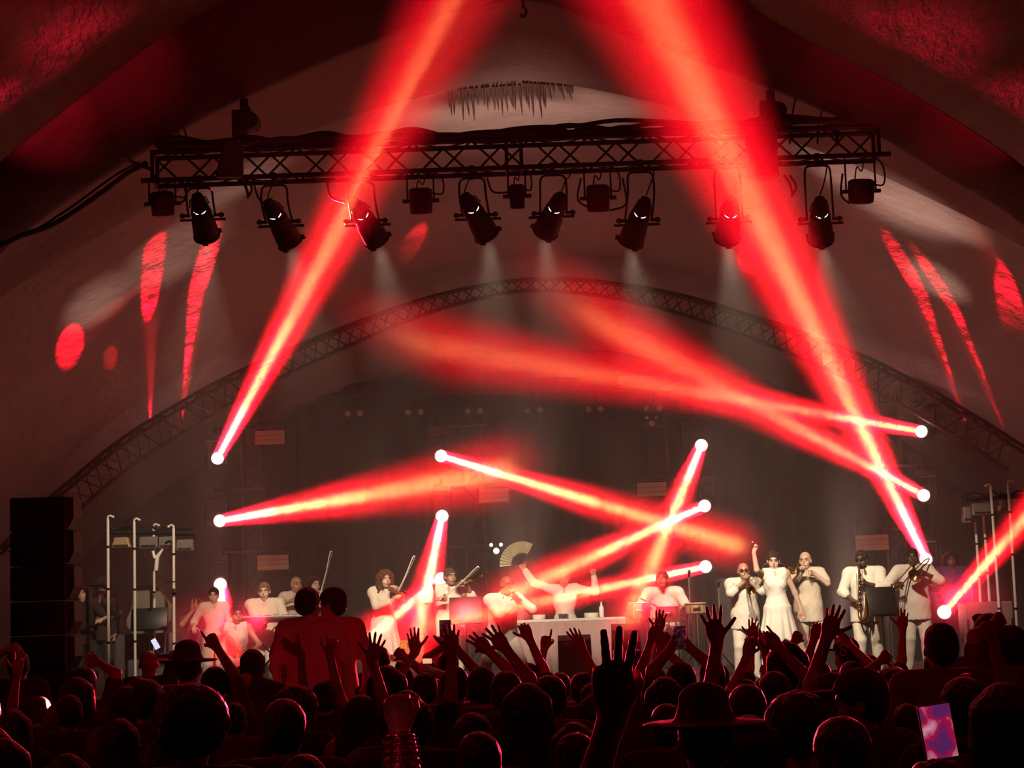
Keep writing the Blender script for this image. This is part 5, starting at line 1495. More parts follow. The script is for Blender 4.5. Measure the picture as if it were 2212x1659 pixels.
# --- drummer bent over his drums
K1 = perf(1424, 1232, 26.6, label='percussionist in a white shirt bent over the drums, head down', skin_c='brown', top='loose', sleeves='short', top_c=(.70, .66, .58), hair='short', lean=(-.02, -.22), head=(-.03, -.25, -.2), hn=(-.30, -.42, 1.02), hp=(.22, -.45, 1.00), pose_n='grip', pose_p='grip', crouch=.05, build=1.12)
mb = MB(); a = K1['wn'] + Vector((0, -.03, .03)); mb.tube([a + Vector((-.06, 0, .10)), a + Vector((.55, -.10, -.22))], .012, 6)
tag(mb.build('guiro_stick', EBONY), 'long dark stick slanting across the drums', 'stick')
def drum(px, py, Y, w, h, label, col, tilt=0.0):
    c = at(px, py, Y); R_ = w / 2 * Y / FPX; H_ = h * Y / FPX
    r = empty('drum', (c.x, Y, c.z - H_ / 2), 0, label, 'drum', 'drums around the bent percussionist')
    shl = MB().lathe([(0, R_ * .92), (H_ * .1, R_), (H_ * .9, R_), (H_, R_)], (0, 0, 0), (0, 0, 1), 24); shl = shl.build('shell', col, r)
    MB().lathe([(H_, R_ * 1.0), (H_ + .012, R_ * .98), (H_ + .013, .002)], (0, 0, 0), (0, 0, 1), 24).build('drumhead', DRUMSKIN, r)
    for z in (H_ * .05, H_ * .97):
        MB().tube([(R_ * 1.03 * math.cos(t), R_ * 1.03 * math.sin(t), z) for t in [2 * PI * i / 24 for i in range(25)]], .008, 6, cap=False).build('hoop', CHROME, r)
    mb = MB()
    for q in range(8):
        t = 2 * PI * q / 8 + .2; mb.tube([(R_ * 1.05 * math.cos(t), R_ * 1.05 * math.sin(t), H_ * .05), (R_ * 1.05 * math.cos(t), R_ * 1.05 * math.sin(t), H_ * .97)], .005, 5)
    mb.build('tension_rods', CHROME, r)
    mb = MB(); z0 = STAGE_Z - r.location.z
    for q in range(3):
        t = 2 * PI * q / 3 + .5; mb.tube([(R_ * .8 * math.cos(t), R_ * .8 * math.sin(t), 0), (R_ * 1.2 * math.cos(t), R_ * 1.2 * math.sin(t), z0 + .012)], .010, 6)
    mb.build('stand', CHROME, r)
    MB().box((0, -R_ - .006, H_ * .5), (.10, .012, .05), bev=.004).build('badge', CHROME, shl)
RED_SHELL = mat('red_drum_shell', (.35, .03, .02), .25); GOLD_SHELL = mat('gold_drum_shell', (.65, .48, .25), .3, .5); BROWN_SHELL = mat('brown_drum_shell', (.18, .06, .03), .3)
drum(1380, 1320, 26.0, 44, 34, 'red-shelled drum, leftmost of the three before the bent percussionist', RED_SHELL)
drum(1443, 1327, 25.9, 48, 34, 'brown drum in the middle, under the long dark stick', BROWN_SHELL)
drum(1503, 1315, 26.1, 46, 22, 'shallow gold timbale on the right of the percussionist', GOLD_SHELL)
mic_stand(1488, 1246, 26.6, 'upright microphone stand behind the gold timbale')
mic_stand(1552, 1268, 27.2, 'short microphone stand between the drums and the horn players')
mic_stand(938, 1275, 25.2, 'microphone stand left of the grey haired violinist')
# dark monitor and amplifier boxes between the drums and the brass
for (x, y, w, h, Y, lb) in ((1567, 1300, 34, 100, 28.0, 'tall dark grey amplifier stack between the drums and the horn players'), (1350, 1362, 60, 30, 25.0, 'wedge monitor on the stage edge in front of the red drum'),
                            (1240, 1385, 70, 28, 24.9, 'wedge monitor on the stage edge before the percussion table'), (2130, 1345, 100, 90, 26.5, 'wide grey equipment crate at the right end of the stage'),
                            (950, 1388, 66, 28, 24.9, 'wedge monitor on the stage edge below the grey haired violinist')):
    c = at(x, y, Y); W_ = w * Y / FPX; zt_ = at(x, y - h / 2, Y).z
    H_ = zt_ - STAGE_Z
    r = empty('stage_box', (c.x, Y, STAGE_Z), 0, lb, 'amplifier' if 'amp' in lb else ('crate' if 'crate' in lb else 'monitor speaker'))
    mb = MB()
    if 'wedge' in lb: mb.prism([Vector((-W_ / 2, -.25, .002)), Vector((-W_ / 2, .2, .002)), Vector((-W_ / 2, .2, .12)), Vector((-W_ / 2, -.1, H_)), Vector((-W_ / 2, -.25, H_ * .9))], (W_, 0, 0)); r['kind'] = 'thing'
    else: mb.box((0, 0, H_ / 2 + .002), (W_, .5, H_), bev=.02)
    mb.build('cabinet', mat('cabinet_carpet', (.06, .05, .055), .9) if 'crate' not in lb else mat('crate_grey', (.20, .12, .13), .7), r, smooth=False)
    for sg in (-1, 1): MB().box((sg * W_ * .47, -.252 if 'wedge' not in lb else -.24, H_ * .5 if 'wedge' not in lb else H_ * .45), (.03, .012, H_ * .5)).build('corner_strip', BLACK_METAL, r)
    r.name = {'amplifier': 'amplifier', 'crate': 'equipment_crate', 'monitor speaker': 'wedge_monitor'}[r['category']]

# ------------------------------------------------------------------ loudspeaker stack at the left
s0 = at(102, 1076, 20.5); W_ = 118 * 20.5 / FPX
r = empty('speaker_stack', (at(95, 1200, 20.5).x, 20.5, 0), 0, 'tall black loudspeaker stack at the left side of the stage', 'loudspeaker')
z = 0.0; hts = []; top = at(95, 1076, 20.5).z
n = 6; H_ = (top - 1.1) / n
mb = MB(); mb.box((0, 0.0, .55), (W_ * 1.1, .9, 1.1), bev=.02); mb.build('subwoofer', BLACK_METAL, r)
for k in range(n):
    zc = 1.1 + H_ * (k + .5)
    mb = MB(); mb.box((0, 0, zc), (W_, .55, H_ - .012), bev=.015)
    # slanted rear horn side seen on the right of each cabinet
    x = W_ / 2
    mb.prism([Vector((x, -.24, zc + H_ * .46)), Vector((x + .07, -.2, zc + H_ * .46)), Vector((x + .075, -.2, zc - H_ * .12)), Vector((x + .02, -.22, zc - H_ * .44)), Vector((x, -.24, zc - H_ * .44))], (0, .4, 0))
    cb = mb.build('cabinet', BLACK_METAL, r, smooth=False)
    mb = MB(); mb.box((0, -.282, zc), (W_ * .94, .012, H_ * .86), bev=.004); mb.build('grille', mat('speaker_grille', (.012, .010, .010), .8, bump=.5, bscale=120), cb)

# ------------------------------------------------------------------ silver lamp poles on both sides
def silver_pole(px, ytop, ybot, Y, label, lean_px=0, hook=1, segs=(.33, .62, .85)):
    a = at(px, ytop, Y); b = at(px + lean_px, ybot, Y)
    base = max(b.z, STAGE_Z if Y > 24.5 else 0.0)
    b = Vector((b.x, Y, STAGE_Z))
    r = empty('silver_pole', b, 0, label, 'pole', 'silver lamp poles beside the stage')
    a_ = a - b
    MB().tube([(0, 0, 0.01), a_], .019, 12).build('tube', CHROME_POLE, r)
    for t in segs: MB().tube([a_ * (t - .006), a_ * (t + .006)], .024, 12).build('joint_ring', BLACK_METAL, r)
    if hook:
        mb = MB(); mb.tube(spline([a_, a_ + Vector((0, 0, .03)), a_ + Vector((hook * .03, 0, .05)), a_ + Vector((hook * .07, 0, .03))], 4), .014, 6); mb.ball(a_ + Vector((hook * .07, 0, .03)), .018); mb.build('hook', CHROME_POLE, r)
    MB().lathe([(0, .11), (.02, .11), (.035, .05), (.04, .03)], (0, 0, 0), (0, 0, 1), 16).build('base', BLACK_METAL, r)
CHROME_POLE = mat('polished_pole', (0.90, 0.86, 0.76), 0.4, 0.15, vary=.04)
silver_pole(233, 1122, 1420, 25.2, 'tallest silver pole, leftmost of the four left of the stage', 1)
silver_pole(290, 1128, 1300, 25.9, 'second silver pole from the left end of the stage', 0)
silver_pole(332, 1140, 1300, 26.4, 'third silver pole, behind the striped canvas case', 0)
silver_pole(375, 1142, 1400, 25.5, 'silver pole nearest the band on the left side', 0, -1)
silver_pole(2107, 1128, 1215, 26.8, 'short silver pole under the right lamps, leftmost there', 6, 0)
silver_pole(2125, 1115, 1215, 26.9, 'thin silver pole next to the leftmost right-hand pole', 8, 0)
silver_pole(2140, 1054, 1240, 26.2, 'long silver pole with a hooked top, in the middle right of stage', 14, -1)
silver_pole(2178, 1046, 1350, 25.4, 'tallest silver pole at the right end of the stage', 18, 1)

def hung_lamp(px, py, w, h, Y, label, m, tilt=0.0, pole_px=None):
    c = at(px, py, Y); W_ = w * Y / FPX; H_ = h * Y / FPX
    r = empty('hanging_floodlight', c, 0, label, 'stage light', 'floodlights clamped between the silver poles')
    mb = MB(); mb.prism([Vector((-W_ * .36, -.05, H_ / 2)), Vector((W_ * .36, -.05, H_ / 2)), Vector((W_ / 2, -.05, -H_ / 2)), Vector((-W_ / 2, -.05, -H_ / 2))] if tilt else
                        [Vector((-W_ / 2, -.05, H_ / 2)), Vector((W_ / 2, -.05, H_ / 2)), Vector((W_ / 2, -.05, -H_ / 2)), Vector((-W_ / 2, -.05, -H_ / 2))], (0, .16, 0))
    o = mb.build('housing', m, r, smooth=False); md = o.modifiers.new('round', 'BEVEL'); md.width = .012; md.segments = 2
    MB().box((0, -.056, -H_ * .3), (W_ * .8, .010, H_ * .16)).build('reflector_edge', CHROME, r)
    mb = MB(); mb.tube([(-W_ * .5, .03, 0), (-W_ * .52, .03, H_ * .9), (W_ * .52, .03, H_ * .9), (W_ * .5, .03, 0)], .010, 6); mb.tube([(0, .03, H_ * .9), (0, .06, H_ * 1.25)], .012, 6); mb.build('yoke', BLACK_METAL, r)
GREYHOUSE = mat('lamp_housing_grey', (.20, .17, .16), .45, .3); GOLDHOUSE = mat('lamp_housing_amber', (.42, .30, .17), .4, .3)
hung_lamp(262, 1172, 40, 22, 25.7, 'amber trapezoid floodlight between the first two silver poles', GOLDHOUSE, 1)
hung_lamp(322, 1172, 40, 25, 25.9, 'grey floodlight between the second and third silver poles', GREYHOUSE)
hung_lamp(362, 1172, 36, 25, 25.9, 'grey floodlight left of the silver pole nearest the band', GREYHOUSE)
hung_lamp(400, 1178, 36, 24, 26.0, 'grey floodlight at the right end of the left lamp bar', GREYHOUSE)
hung_lamp(2088, 1112, 16, 34, 26.5, 'narrow dark floodlight, leftmost on the right lamp bar', GREYHOUSE)
hung_lamp(2121, 1100, 44, 26, 26.4, 'wide grey floodlight in the middle of the right lamp bar', GREYHOUSE)
hung_lamp(2166, 1092, 16, 24, 26.4, 'small grey floodlight between the two tallest right-hand poles', GREYHOUSE, 1)
def bar(x0, y0, x1, y1, Y, label):
    mb = MB(); mb.tube([at(x0, y0, Y), at(x1, y1, Y)], .028, 8)
    rnd = random.Random(x0); pts = [at(x0 + (x1 - x0) * i / 12, y0 + (y1 - y0) * i / 12 - rnd.uniform(4, 16), Y + rnd.uniform(-.05, .08)) for i in range(13)]
    mb.tube(spline(pts, 4), .016, 6)
    return tag(mb.build('lamp_bar', BLACK_METAL), label, 'lamp bar')
bar(228, 1150, 422, 1152, 25.95, 'dark horizontal bar with tangled cable joining the left silver poles')
bar(2076, 1080, 2212, 1072, 26.6, 'dark horizontal bar with cable joining the right silver poles')
# stand with a white clamp arm among the left poles
a = at(338, 1195, 25.6)
mb = MB(); mb.tube([at(352, 1186, 25.5), at(340, 1202, 25.5), at(337, 1232, 25.5)], [.012, .03, .026], 8); mb.tube([at(330, 1190, 25.5), at(334, 1206, 25.5)], .02, 8)
tag(mb.build('clamp_arm', CHROME_POLE), 'forked white clamp arm below the lamps of the left bar', 'clamp')
# small scissor tray
mb = MB(); c = at(372, 1257, 25.3); mb.box(c, (.19, .12, .015)); tag(mb.build('drink_shelf', CHROME), 'little flat shelf on the silver pole nearest the band', 'shelf')

# ------------------------------------------------------------------ the crowd, seen from behind
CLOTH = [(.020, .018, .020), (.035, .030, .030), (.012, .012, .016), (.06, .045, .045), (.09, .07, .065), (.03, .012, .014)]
PLACED = []
def crowd(px, ytop, w, label, **k):
    """someone in the crowd facing the stage: head centre column, head top, head width in photo pixels"""
    Y = k.pop('Y', 0.172 * FPX / w)
    p = at(px, ytop, Y); h = p.z
    stand = k.pop('stand', 0.0); fixed = k.pop('fixed', False)
    base = stand; best = None
    for q in range(-24, 25):
        y_ = Y * (1 + .02 * q); p = at(px, ytop, y_); h = p.z - base
        if not fixed and not (1.46 <= h <= 1.90): continue
        gap = min([math.hypot(p.x - a, p.y - b) for a, b, c_ in PLACED] + [9])
        e = abs(q) * (.015 if not fixed else 9) + max(0, .56 - gap) * 10
        if best is None or e < best[0]: best = (e, y_)
    if best: Y = best[1]
    p = at(px, ytop, Y); h = p.z
    hair = k.get('hair', 'short')
    tall = 1.745 if hair not in ('afro',) else 1.80
    H_ = (h - base) * 1.75 / tall; sc = H_ / 1.75
    lean = k.get('lean', (0, 0)); hd = k.get('head', (0, 0, 0))
    loc = Vector((p.x + (lean[0] * .9 + hd[0] * .9) * sc, p.y, base))
    inv = (Matrix.Translation(loc) @ Matrix.Rotation(PI, 4, 'Z') @ Matrix.Scale(sc, 4)).inverted()
    for q in ('hn', 'hp'):
        v = k.get(q)
        if v is not None and len(v) == 2: k[q] = tuple(inv @ at(v[0], v[1], Y + .10))
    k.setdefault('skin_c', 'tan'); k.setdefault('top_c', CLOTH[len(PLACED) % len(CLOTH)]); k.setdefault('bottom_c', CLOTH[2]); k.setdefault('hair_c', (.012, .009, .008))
    k.setdefault('group', 'crowd facing the stage'); k.setdefault('sleeves', 'short'); k.setdefault('vox', 0.014 if Y > 7 else .012)
    PLACED.append((loc.x, loc.y, .30))
    info = person('concertgoer', loc, PI, H_, label, **k)
    info['Y'] = Y
    return info
# hn = the hand on the right of the picture, hp = the hand on its left

def phone(p, M_rot, label, screen, w=.075, h=.155, group='phones held up by the crowd'):
    r = place_at('phone', label, 'phone', Matrix.Translation(Vector(p)) @ M_rot, group)
    pb = MB().box((0, 0, 0), (w, .009, h), bev=.004).build('phone_body', BLACK_PLASTIC, r)
    MB().box((0, -.0052, 0), (w * .92, .001, h * .95)).build('screen', screen, pb, label='lit screen')
    return r
def screen_mat(name, c1, c2, c3, strength, scale=18, seed=0.0):
    m = bpy.data.materials.new(name); m.use_nodes = True; N = m.node_tree.nodes; L = m.node_tree.links; b = N['Principled BSDF']
    b.inputs['Base Color'].default_value = (.02, .02, .02, 1); b.inputs['Roughness'].default_value = .2
    tc = N.new('ShaderNodeTexCoord'); mp = N.new('ShaderNodeMapping'); mp.inputs['Location'].default_value = (seed, seed, seed); L.new(tc.outputs['Object'], mp.inputs['Vector'])
    nz = N.new('ShaderNodeTexNoise'); nz.inputs['Scale'].default_value = scale; nz.inputs['Detail'].default_value = 2; nz.inputs['Distortion'].default_value = .6; L.new(mp.outputs['Vector'], nz.inputs['Vector'])
    cr = N.new('ShaderNodeValToRGB'); e = cr.color_ramp.elements; e[0].position = .38; e[0].color = (*c1, 1); e[1].position = .68; e[1].color = (*c3, 1); x = cr.color_ramp.elements.new(.52); x.color = (*c2, 1)
    L.new(nz.outputs['Fac'], cr.inputs['Fac']); L.new(cr.outputs['Color'], b.inputs['Emission Color']); b.inputs['Emission Strength'].default_value = strength
    m.cycles.emission_sampling = 'NONE'; return m
RX = lambda a: Matrix.Rotation(math.radians(a), 4, 'X')
RY = lambda a: Matrix.Rotation(math.radians(a), 4, 'Y')
RZ = lambda a: Matrix.Rotation(math.radians(a), 4, 'Z')

# the pair standing taller than the rest on the left
bx = at(690, 1400, 14.6)
mb = MB(); mb.box((bx.x, 14.85, .22), (1.5, 1.3, .44), bev=.02); tag(mb.build('riser', BLACK_METAL), 'low black riser hidden in the crowd under the tall pair', 'platform')
crowd(664, 1268, 50, 'tall man with red haze glow tinted into the shirt, left one of the pair above the crowd', Y=14.5, stand=.45, fixed=True, hair='short', top_c=(.55, .22, .24), top='loose', head=(.02, 0, -.5), build=1.0)  # red glow of the beam haze put into the shirt colour
crowd(716, 1272, 50, 'tall man in a dark cap looking right, right of the pair above the crowd', Y=15.2, stand=.45, fixed=True, hair='short', hat='cap', top_c=(.6, .16, .2), top='loose', head=(0, 0, 1.2), build=1.0)  # this shirt colour holds the red haze glow as well

# big near heads
crowd(410, 1484, 98, 'big dark round head nearest the camera at the lower left, bushy hair', hair='afro', build=1.05, Y=6.9)
crowd(613, 1510, 94, 'dark haired head low in the front, under the man with crossed wrists', hair='short', build=1.1)
crowd(274, 1481, 66, 'person with a red-rimmed head at the lower left, in front of another rimmed head', hair='bob', sex='f')
crowd(316, 1466, 66, 'person whose head carries a thin red arc of light, behind the nearer rimmed head', hair='short')
crowd(86, 1505, 48, 'small rimmed head near the left edge of the picture', hair='short')
crowd(27, 1532, 68, 'person at the left edge with a bright pink rim down the neck', hair='bob', sex='f')
PH1 = crowd(320, 1402, 42, 'bald reddish head far forward at the left, under the glowing blue phone', hair='bald', hn=(342, 1418), pose_n='grip')
crowd(404, 1398, 56, 'person in a broad dark hat in front of the silver pole nearest the band', hair='short', hat='brim')
crowd(463, 1440, 56, 'dark head straight below the falling red beam at the left', hair='short', hn=(466, 1395), pose_n='point')
crowd(545, 1402, 52, 'person seen from behind beside the seated performer, head glowing dark red', hair='fade', hn=(548, 1450))
crowd(258, 1552, 68, 'dim figure low at the left with shoulder-length hair', hair='long', sex='f')
crowd(350, 1592, 84, 'dark head at the bottom left below the big round head', hair='short')
crowd(144, 1628, 86, 'head barely rising above the bottom edge at the left', hair='bob', Y=7.0)
crowd(505, 1517, 62, 'dark head between the big round head and the head under crossed wrists', hair='short')
TOI = crowd(612, 1442, 48, 'head just left of the crossed wrists, hair tied in a bun', hair='bun', sex='f')
crowd(700, 1470, 58, 'person raising both hands with the wrists crossed high above the crowd', hair='short', hp=(650, 1402), hn=(706, 1388), pose_p='flat', pose_n='claw', hand_dp=(.9, 0, .55), hand_dn=(-.15, 0, 1), ep=(-.4, -.2, -1), en=(.4, -.2, -1), sleeves='none')
crowd(822, 1397, 40, 'small round head before the white dress of the violinist', hair='short')
crowd(835, 1437, 64, 'dark head with a pink rim under the curly haired violinist', hair='bob')
crowd(779, 1500, 70, 'person stretching a bare arm up to the violinist, fingers spread', hair='long', sex='f', hn=(800, 1405), pose_n='splay', hand_dn=(-.25, 0, 1), sleeves='none', palm_n=(0, -1, 0))
crowd(850, 1512, 78, 'person in a dark peaked cap above the glittering sleeve', hair='short', hat='cap')
PH2 = crowd(917, 1452, 58, 'dark head under the amber phone screen', hair='short', hp=(897, 1408), pose_p='open', hand_dp=(.1, 0, 1), hn=(925, 1446), pose_n='grip')
PH3 = crowd(868, 1440, 54, 'person holding up the phone with the orange screen', hair='bun', sex='f', hn=(872, 1418), pose_n='grip')
crowd(897, 1512, 60, 'dim head right of the peaked cap', hair='short')
crowd(525, 1437, 55, 'dark head beneath the seated performer', hair='short')
crowd(655, 1630, 106, 'shoulders and dark head cut off by the bottom edge', hair='short', Y=6.2)
crowd(982, 1440, 62, 'person reaching up with one open hand left of the lead singer', hair='short', hn=(985, 1400), pose_n='open')
PH4 = crowd(968, 1408, 46, 'distant head under the tall dark phone', hair='short', hp=(963, 1392), pose_p='grip')
crowd(1040, 1440, 60, 'dark head in front of the lead singer with a hand up at its side', hair='short', hn=(1052, 1402), pose_n='three')
crowd(1092, 1450, 64, 'person holding a widely splayed hand before the lead singer', hair='short', hn=(1090, 1398), pose_n='splay', palm_n=(0, -1, 0))
crowd(1140, 1432, 56, 'person with a straight raised forearm right of the lead singer', hair='short', hn=(1137, 1362), pose_n='claw')
crowd(1136, 1474, 82, 'dark haired head in the middle front, left half of a heart-shaped pair', hair='bob', sex='f')
crowd(1186, 1458, 74, 'head with a thin red rim in the middle front, right half of a heart-shaped pair', hair='short')
crowd(1208, 1452, 54, 'person with a slim arm pointing up over the percussion table', hair='short', hp=(1180, 1358), pose_p='point', sleeves='none')
crowd(1258, 1452, 54, 'person with an open reddish hand up before the white table', hair='short', hn=(1257, 1400), pose_n='open')
crowd(1367, 1402, 58, 'reddish head before the red drum', hair='short')
CUP = crowd(1412, 1440, 58, 'person holding up the pink cup, other forearm raised', hair='short', hp=(1410, 1378), pose_p='relaxed', hn=(1434, 1402), pose_n='grip', hand_dn=(-.2, 0, 1))
PH6 = crowd(1470, 1430, 62, 'dark figure filming with both hands before the drums', hair='short', hp=(1456, 1392), hn=(1482, 1392), pose_p='grip', pose_n='grip')
crowd(1612, 1478, 74, 'person thrusting a long bare arm with an open hand beside the lowest lit lamp', hair='short', hp=(1552, 1326), pose_p='splay', hand_dp=(.15, 0, 1), sleeves='none', Y=8.2)
crowd(1537, 1425, 62, 'dark head left of the dress, below the open hand', hair='short')
crowd(1520, 1506, 110, 'person in a broad dim hat at the bottom right of centre', hair='short', hat='brim', Y=6.0)
crowd(1607, 1466, 62, 'dark head under the two joined hands', hair='short', hp=(1624, 1390), hn=(1650, 1390), pose_p='claw', pose_n='claw', hand_dp=(-.3, 0, 1), hand_dn=(.3, 0, 1))
PH5 = crowd(1652, 1462, 60, 'person holding the pale pink phone sideways, left of the long-haired head', hair='short', hn=(1664, 1450), pose_n='grip')
crowd(1698, 1385, 66, 'long-haired dark head straight below the white dress', hair='long', sex='f')
crowd(1672, 1450, 62, 'person making a horned hand sign before the white dress', hair='short', hn=(1681, 1398), pose_n='horns', palm_n=(0, 1, 0))
crowd(1725, 1424, 56, 'person with a closed fist up, right of the white dress', hair='short', hp=(1716, 1386), pose_p='fist')
crowd(1768, 1430, 56, 'person with a raised arm and bent hand before the second trumpeter', hair='short', hp=(1765, 1355), pose_p='claw')
crowd(1800, 1452, 74, 'person lifting a dark bare arm high between trumpeter and saxophonist', hair='short', hp=(1801, 1322), pose_p='open', sleeves='none', Y=8.6)
GO = crowd(1826, 1380, 50, 'person in a black cap with white letters on its side', hair='short', hat='cap', head=(0, 0, .5))
crowd(1838, 1428, 54, 'person with a horned hand sign below the saxophone', hair='short', hn=(1834, 1392), pose_n='horns', palm_n=(0, 1, 0))
crowd(1852, 1450, 84, 'person in a wide peaked cap seen from behind, right of centre front', hair='short', hat='cap', head=(0, 0, 1.4))
crowd(1722, 1500, 76, 'dark head low in front of the long-haired head', hair='afro', Y=7.6)
crowd(1617, 1545, 84, 'dark mass of a near head low at the right of centre', hair='bob', sex='f')
crowd(1816, 1548, 74, 'dim head low between the peaked cap and the bright phone', hair='short')
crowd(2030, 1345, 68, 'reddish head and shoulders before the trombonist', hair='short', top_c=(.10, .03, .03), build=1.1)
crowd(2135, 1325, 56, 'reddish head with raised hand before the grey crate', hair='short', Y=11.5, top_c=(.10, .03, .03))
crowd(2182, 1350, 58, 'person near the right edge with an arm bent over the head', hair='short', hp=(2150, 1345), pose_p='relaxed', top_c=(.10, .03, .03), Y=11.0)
crowd(2165, 1474, 110, 'big dark head near the right edge of the picture', hair='bob', Y=6.3)
crowd(2080, 1462, 92, 'near figure with a thin rim on the shoulder, behind the bright phone', hair='short', Y=6.4)
crowd(1930, 1440, 60, 'dark figure with a neon-edged arm left of the trombonist legs', hair='short', hp=(1905, 1425), pose_p='relaxed')
crowd(1960, 1520, 76, 'dark head left of the bright phone', hair='short')
crowd(1280, 1475, 64, 'dim head beside the hand with the huge V of fingers', hair='short')
crowd(1440, 1520, 80, 'dark head right of the hand with the huge V of fingers', hair='short')
crowd(1240, 1560, 88, 'low near head between the heart-shaped pair and the V sign', hair='bob', sex='f')
crowd(1020, 1540, 84, 'low near head left of the heart-shaped pair', hair='short')
crowd(40, 1405, 44, 'person with a raised bent arm at the left edge under the speaker stack', hair='short', hp=(18, 1405), pose_p='relaxed')
crowd(180, 1440, 54, 'person in the dark below the speaker stack', hair='short', hn=(210, 1430), pose_n='open')

# the very near V sign
V_ = crowd(1430, 1745, 150, fixed=True, label='close person at the bottom holding up a huge V of fingers', Y=3.5, hair='short', hp=(1325, 1540), pose_p='three', sleeves='none', palm_p=(0, -1, 0), hand_dp=(-.02, -.05, 1), hz=.004)
# the glittering sleeve at the bottom
S_ = crowd(915, 1700, 150, fixed=True, label='close person at the bottom raising a forearm in a glittering red sleeve', Y=5.0, hair='short', hp=(862, 1575), pose_p='fist', sleeves='none', hand_dp=(.05, 0, 1), ep=(.1, .3, -1))
mb = MB(); a = S_['wp']; b = S_['ep']; d = (b - a).normalized()
L_ = (b - a).length
mb.tube([a + d * .02, a + d * (L_ * .35), a + d * (L_ * .7), b - d * .01], [.040, .047, .055, .060], 20)
for i in range(16):
    t = .03 + .03 * i * L_ / .3; rr = .042 + .018 * t / L_
    x_, y_ = ortho(d)
    mb.tube([a + d * min(t, L_ - .01) + (x_ * math.cos(q) + y_ * math.sin(q)) * (rr + .002) for q in [2 * PI * j / 16 for j in range(17)]], .0035, 5, cap=False)
seq = bpy.data.materials.new('sequins'); seq.use_nodes = True; N = seq.node_tree.nodes; L = seq.node_tree.links; b_ = N['Principled BSDF']
b_.inputs['Metallic'].default_value = .9; b_.inputs['Roughness'].default_value = .25
tc = N.new('ShaderNodeTexCoord'); vo = N.new('ShaderNodeTexVoronoi'); vo.inputs['Scale'].default_value = 110; L.new(tc.outputs['Object'], vo.inputs['Vector'])
cr = N.new('ShaderNodeValToRGB'); cr.color_ramp.elements[0].color = (.9, .25, .3, 1); cr.color_ramp.elements[1].color = (.25, .02, .04, 1); L.new(vo.outputs['Distance'], cr.inputs['Fac']); L.new(cr.outputs['Color'], b_.inputs['Base Color'])
bp = N.new('ShaderNodeBump'); bp.inputs['Strength'].default_value = 1; L.new(vo.outputs['Distance'], bp.inputs['Height']); L.new(bp.outputs['Normal'], b_.inputs['Normal'])
o = mb.build('sleeve', seq); o.parent = S_['root']; o.matrix_parent_inverse = S_['root'].matrix_world.inverted(); o['label'] = 'glittering red sleeve'

# close person holding the bright phone at the lower right
P_ = crowd(2150, 1700, 150, fixed=True, label='close person at the bottom right holding the bright phone up with both hands', Y=3.9, hair='short', sleeves='long', hn=(2086, 1738), hp=(1978, 1742), pose_n='grip', pose_p='grip', palm_n=(1, -.2, 0), palm_p=(-1, -.2, 0), hand_dn=(.25, 0, 1), hand_dp=(-.25, 0, 1), hz=.004)
SC_BIG = screen_mat('phone_screen_band', (.10, .015, .10), (.38, .004, .05), (.62, .26, .38), .85, 20, 3.1)
phone(at(2026, 1580, 4.1), RY(-7), 'bright phone at the lower right showing a pink and white picture of the stage', SC_BIG, .072, .118)
SC_PINK = screen_mat('phone_screen_pink', (.8, .35, .5), (.9, .5, .65), (.9, .75, .8), 1.0, 60)
SC_ORANGE = screen_mat('phone_screen_orange', (.9, .12, .03), (.9, .3, .06), (.5, .05, .02), 1.0, 60)
SC_AMBER = screen_mat('phone_screen_amber', (.9, .45, .2), (.9, .5, .3), (.7, .3, .15), 1.0, 60)
SC_BLUE = screen_mat('phone_screen_blue', (.55, .62, .95), (.6, .68, 1), (.45, .5, .9), 1.2, 30)
SC_DARK = screen_mat('phone_screen_dark', (.01, .002, .004), (.03, .004, .006), (.12, .03, .04), .8, 50)
phone(at(336, 1391, PH1['Y'] + .07), RY(-28), 'small phone glowing bluish white at the left above the bald head', SC_BLUE, .05, .10)
phone(at(1655, 1429, PH5['Y'] + .07), RY(90), 'small phone lying sideways with a pale pink screen, left of the long-haired head', SC_PINK, .042, .062)
phone(at(872, 1392, PH3['Y'] + .07), RY(3), 'phone with a vivid orange screen before the violinist', SC_ORANGE, .055, .060)
phone(at(923, 1428, PH2['Y'] + .07), RY(92), 'phone lying sideways with an amber screen, under the orange one', SC_AMBER, .034, .062)
phone(at(962, 1362, PH4['Y'] + .07), RY(0), 'tall dark phone held upright left of the lead singer', SC_DARK, .095, .17)
phone(at(1469, 1378, PH6['Y'] + .07), RY(0), 'dark phone of the person filming before the drums', SC_DARK, .07, .13)
c = at(1427, 1390, CUP['Y'] + .05)
mb = MB(); mb.lathe([(-.055, .026), (.05, .036), (.055, .037), (.052, .033)], c, (0, 0, 1), 16); tag(mb.build('plastic_cup', mat('cup_pink', (.8, .35, .4), .4, emit=None)), 'translucent pink plastic cup held up before the drums', 'cup')

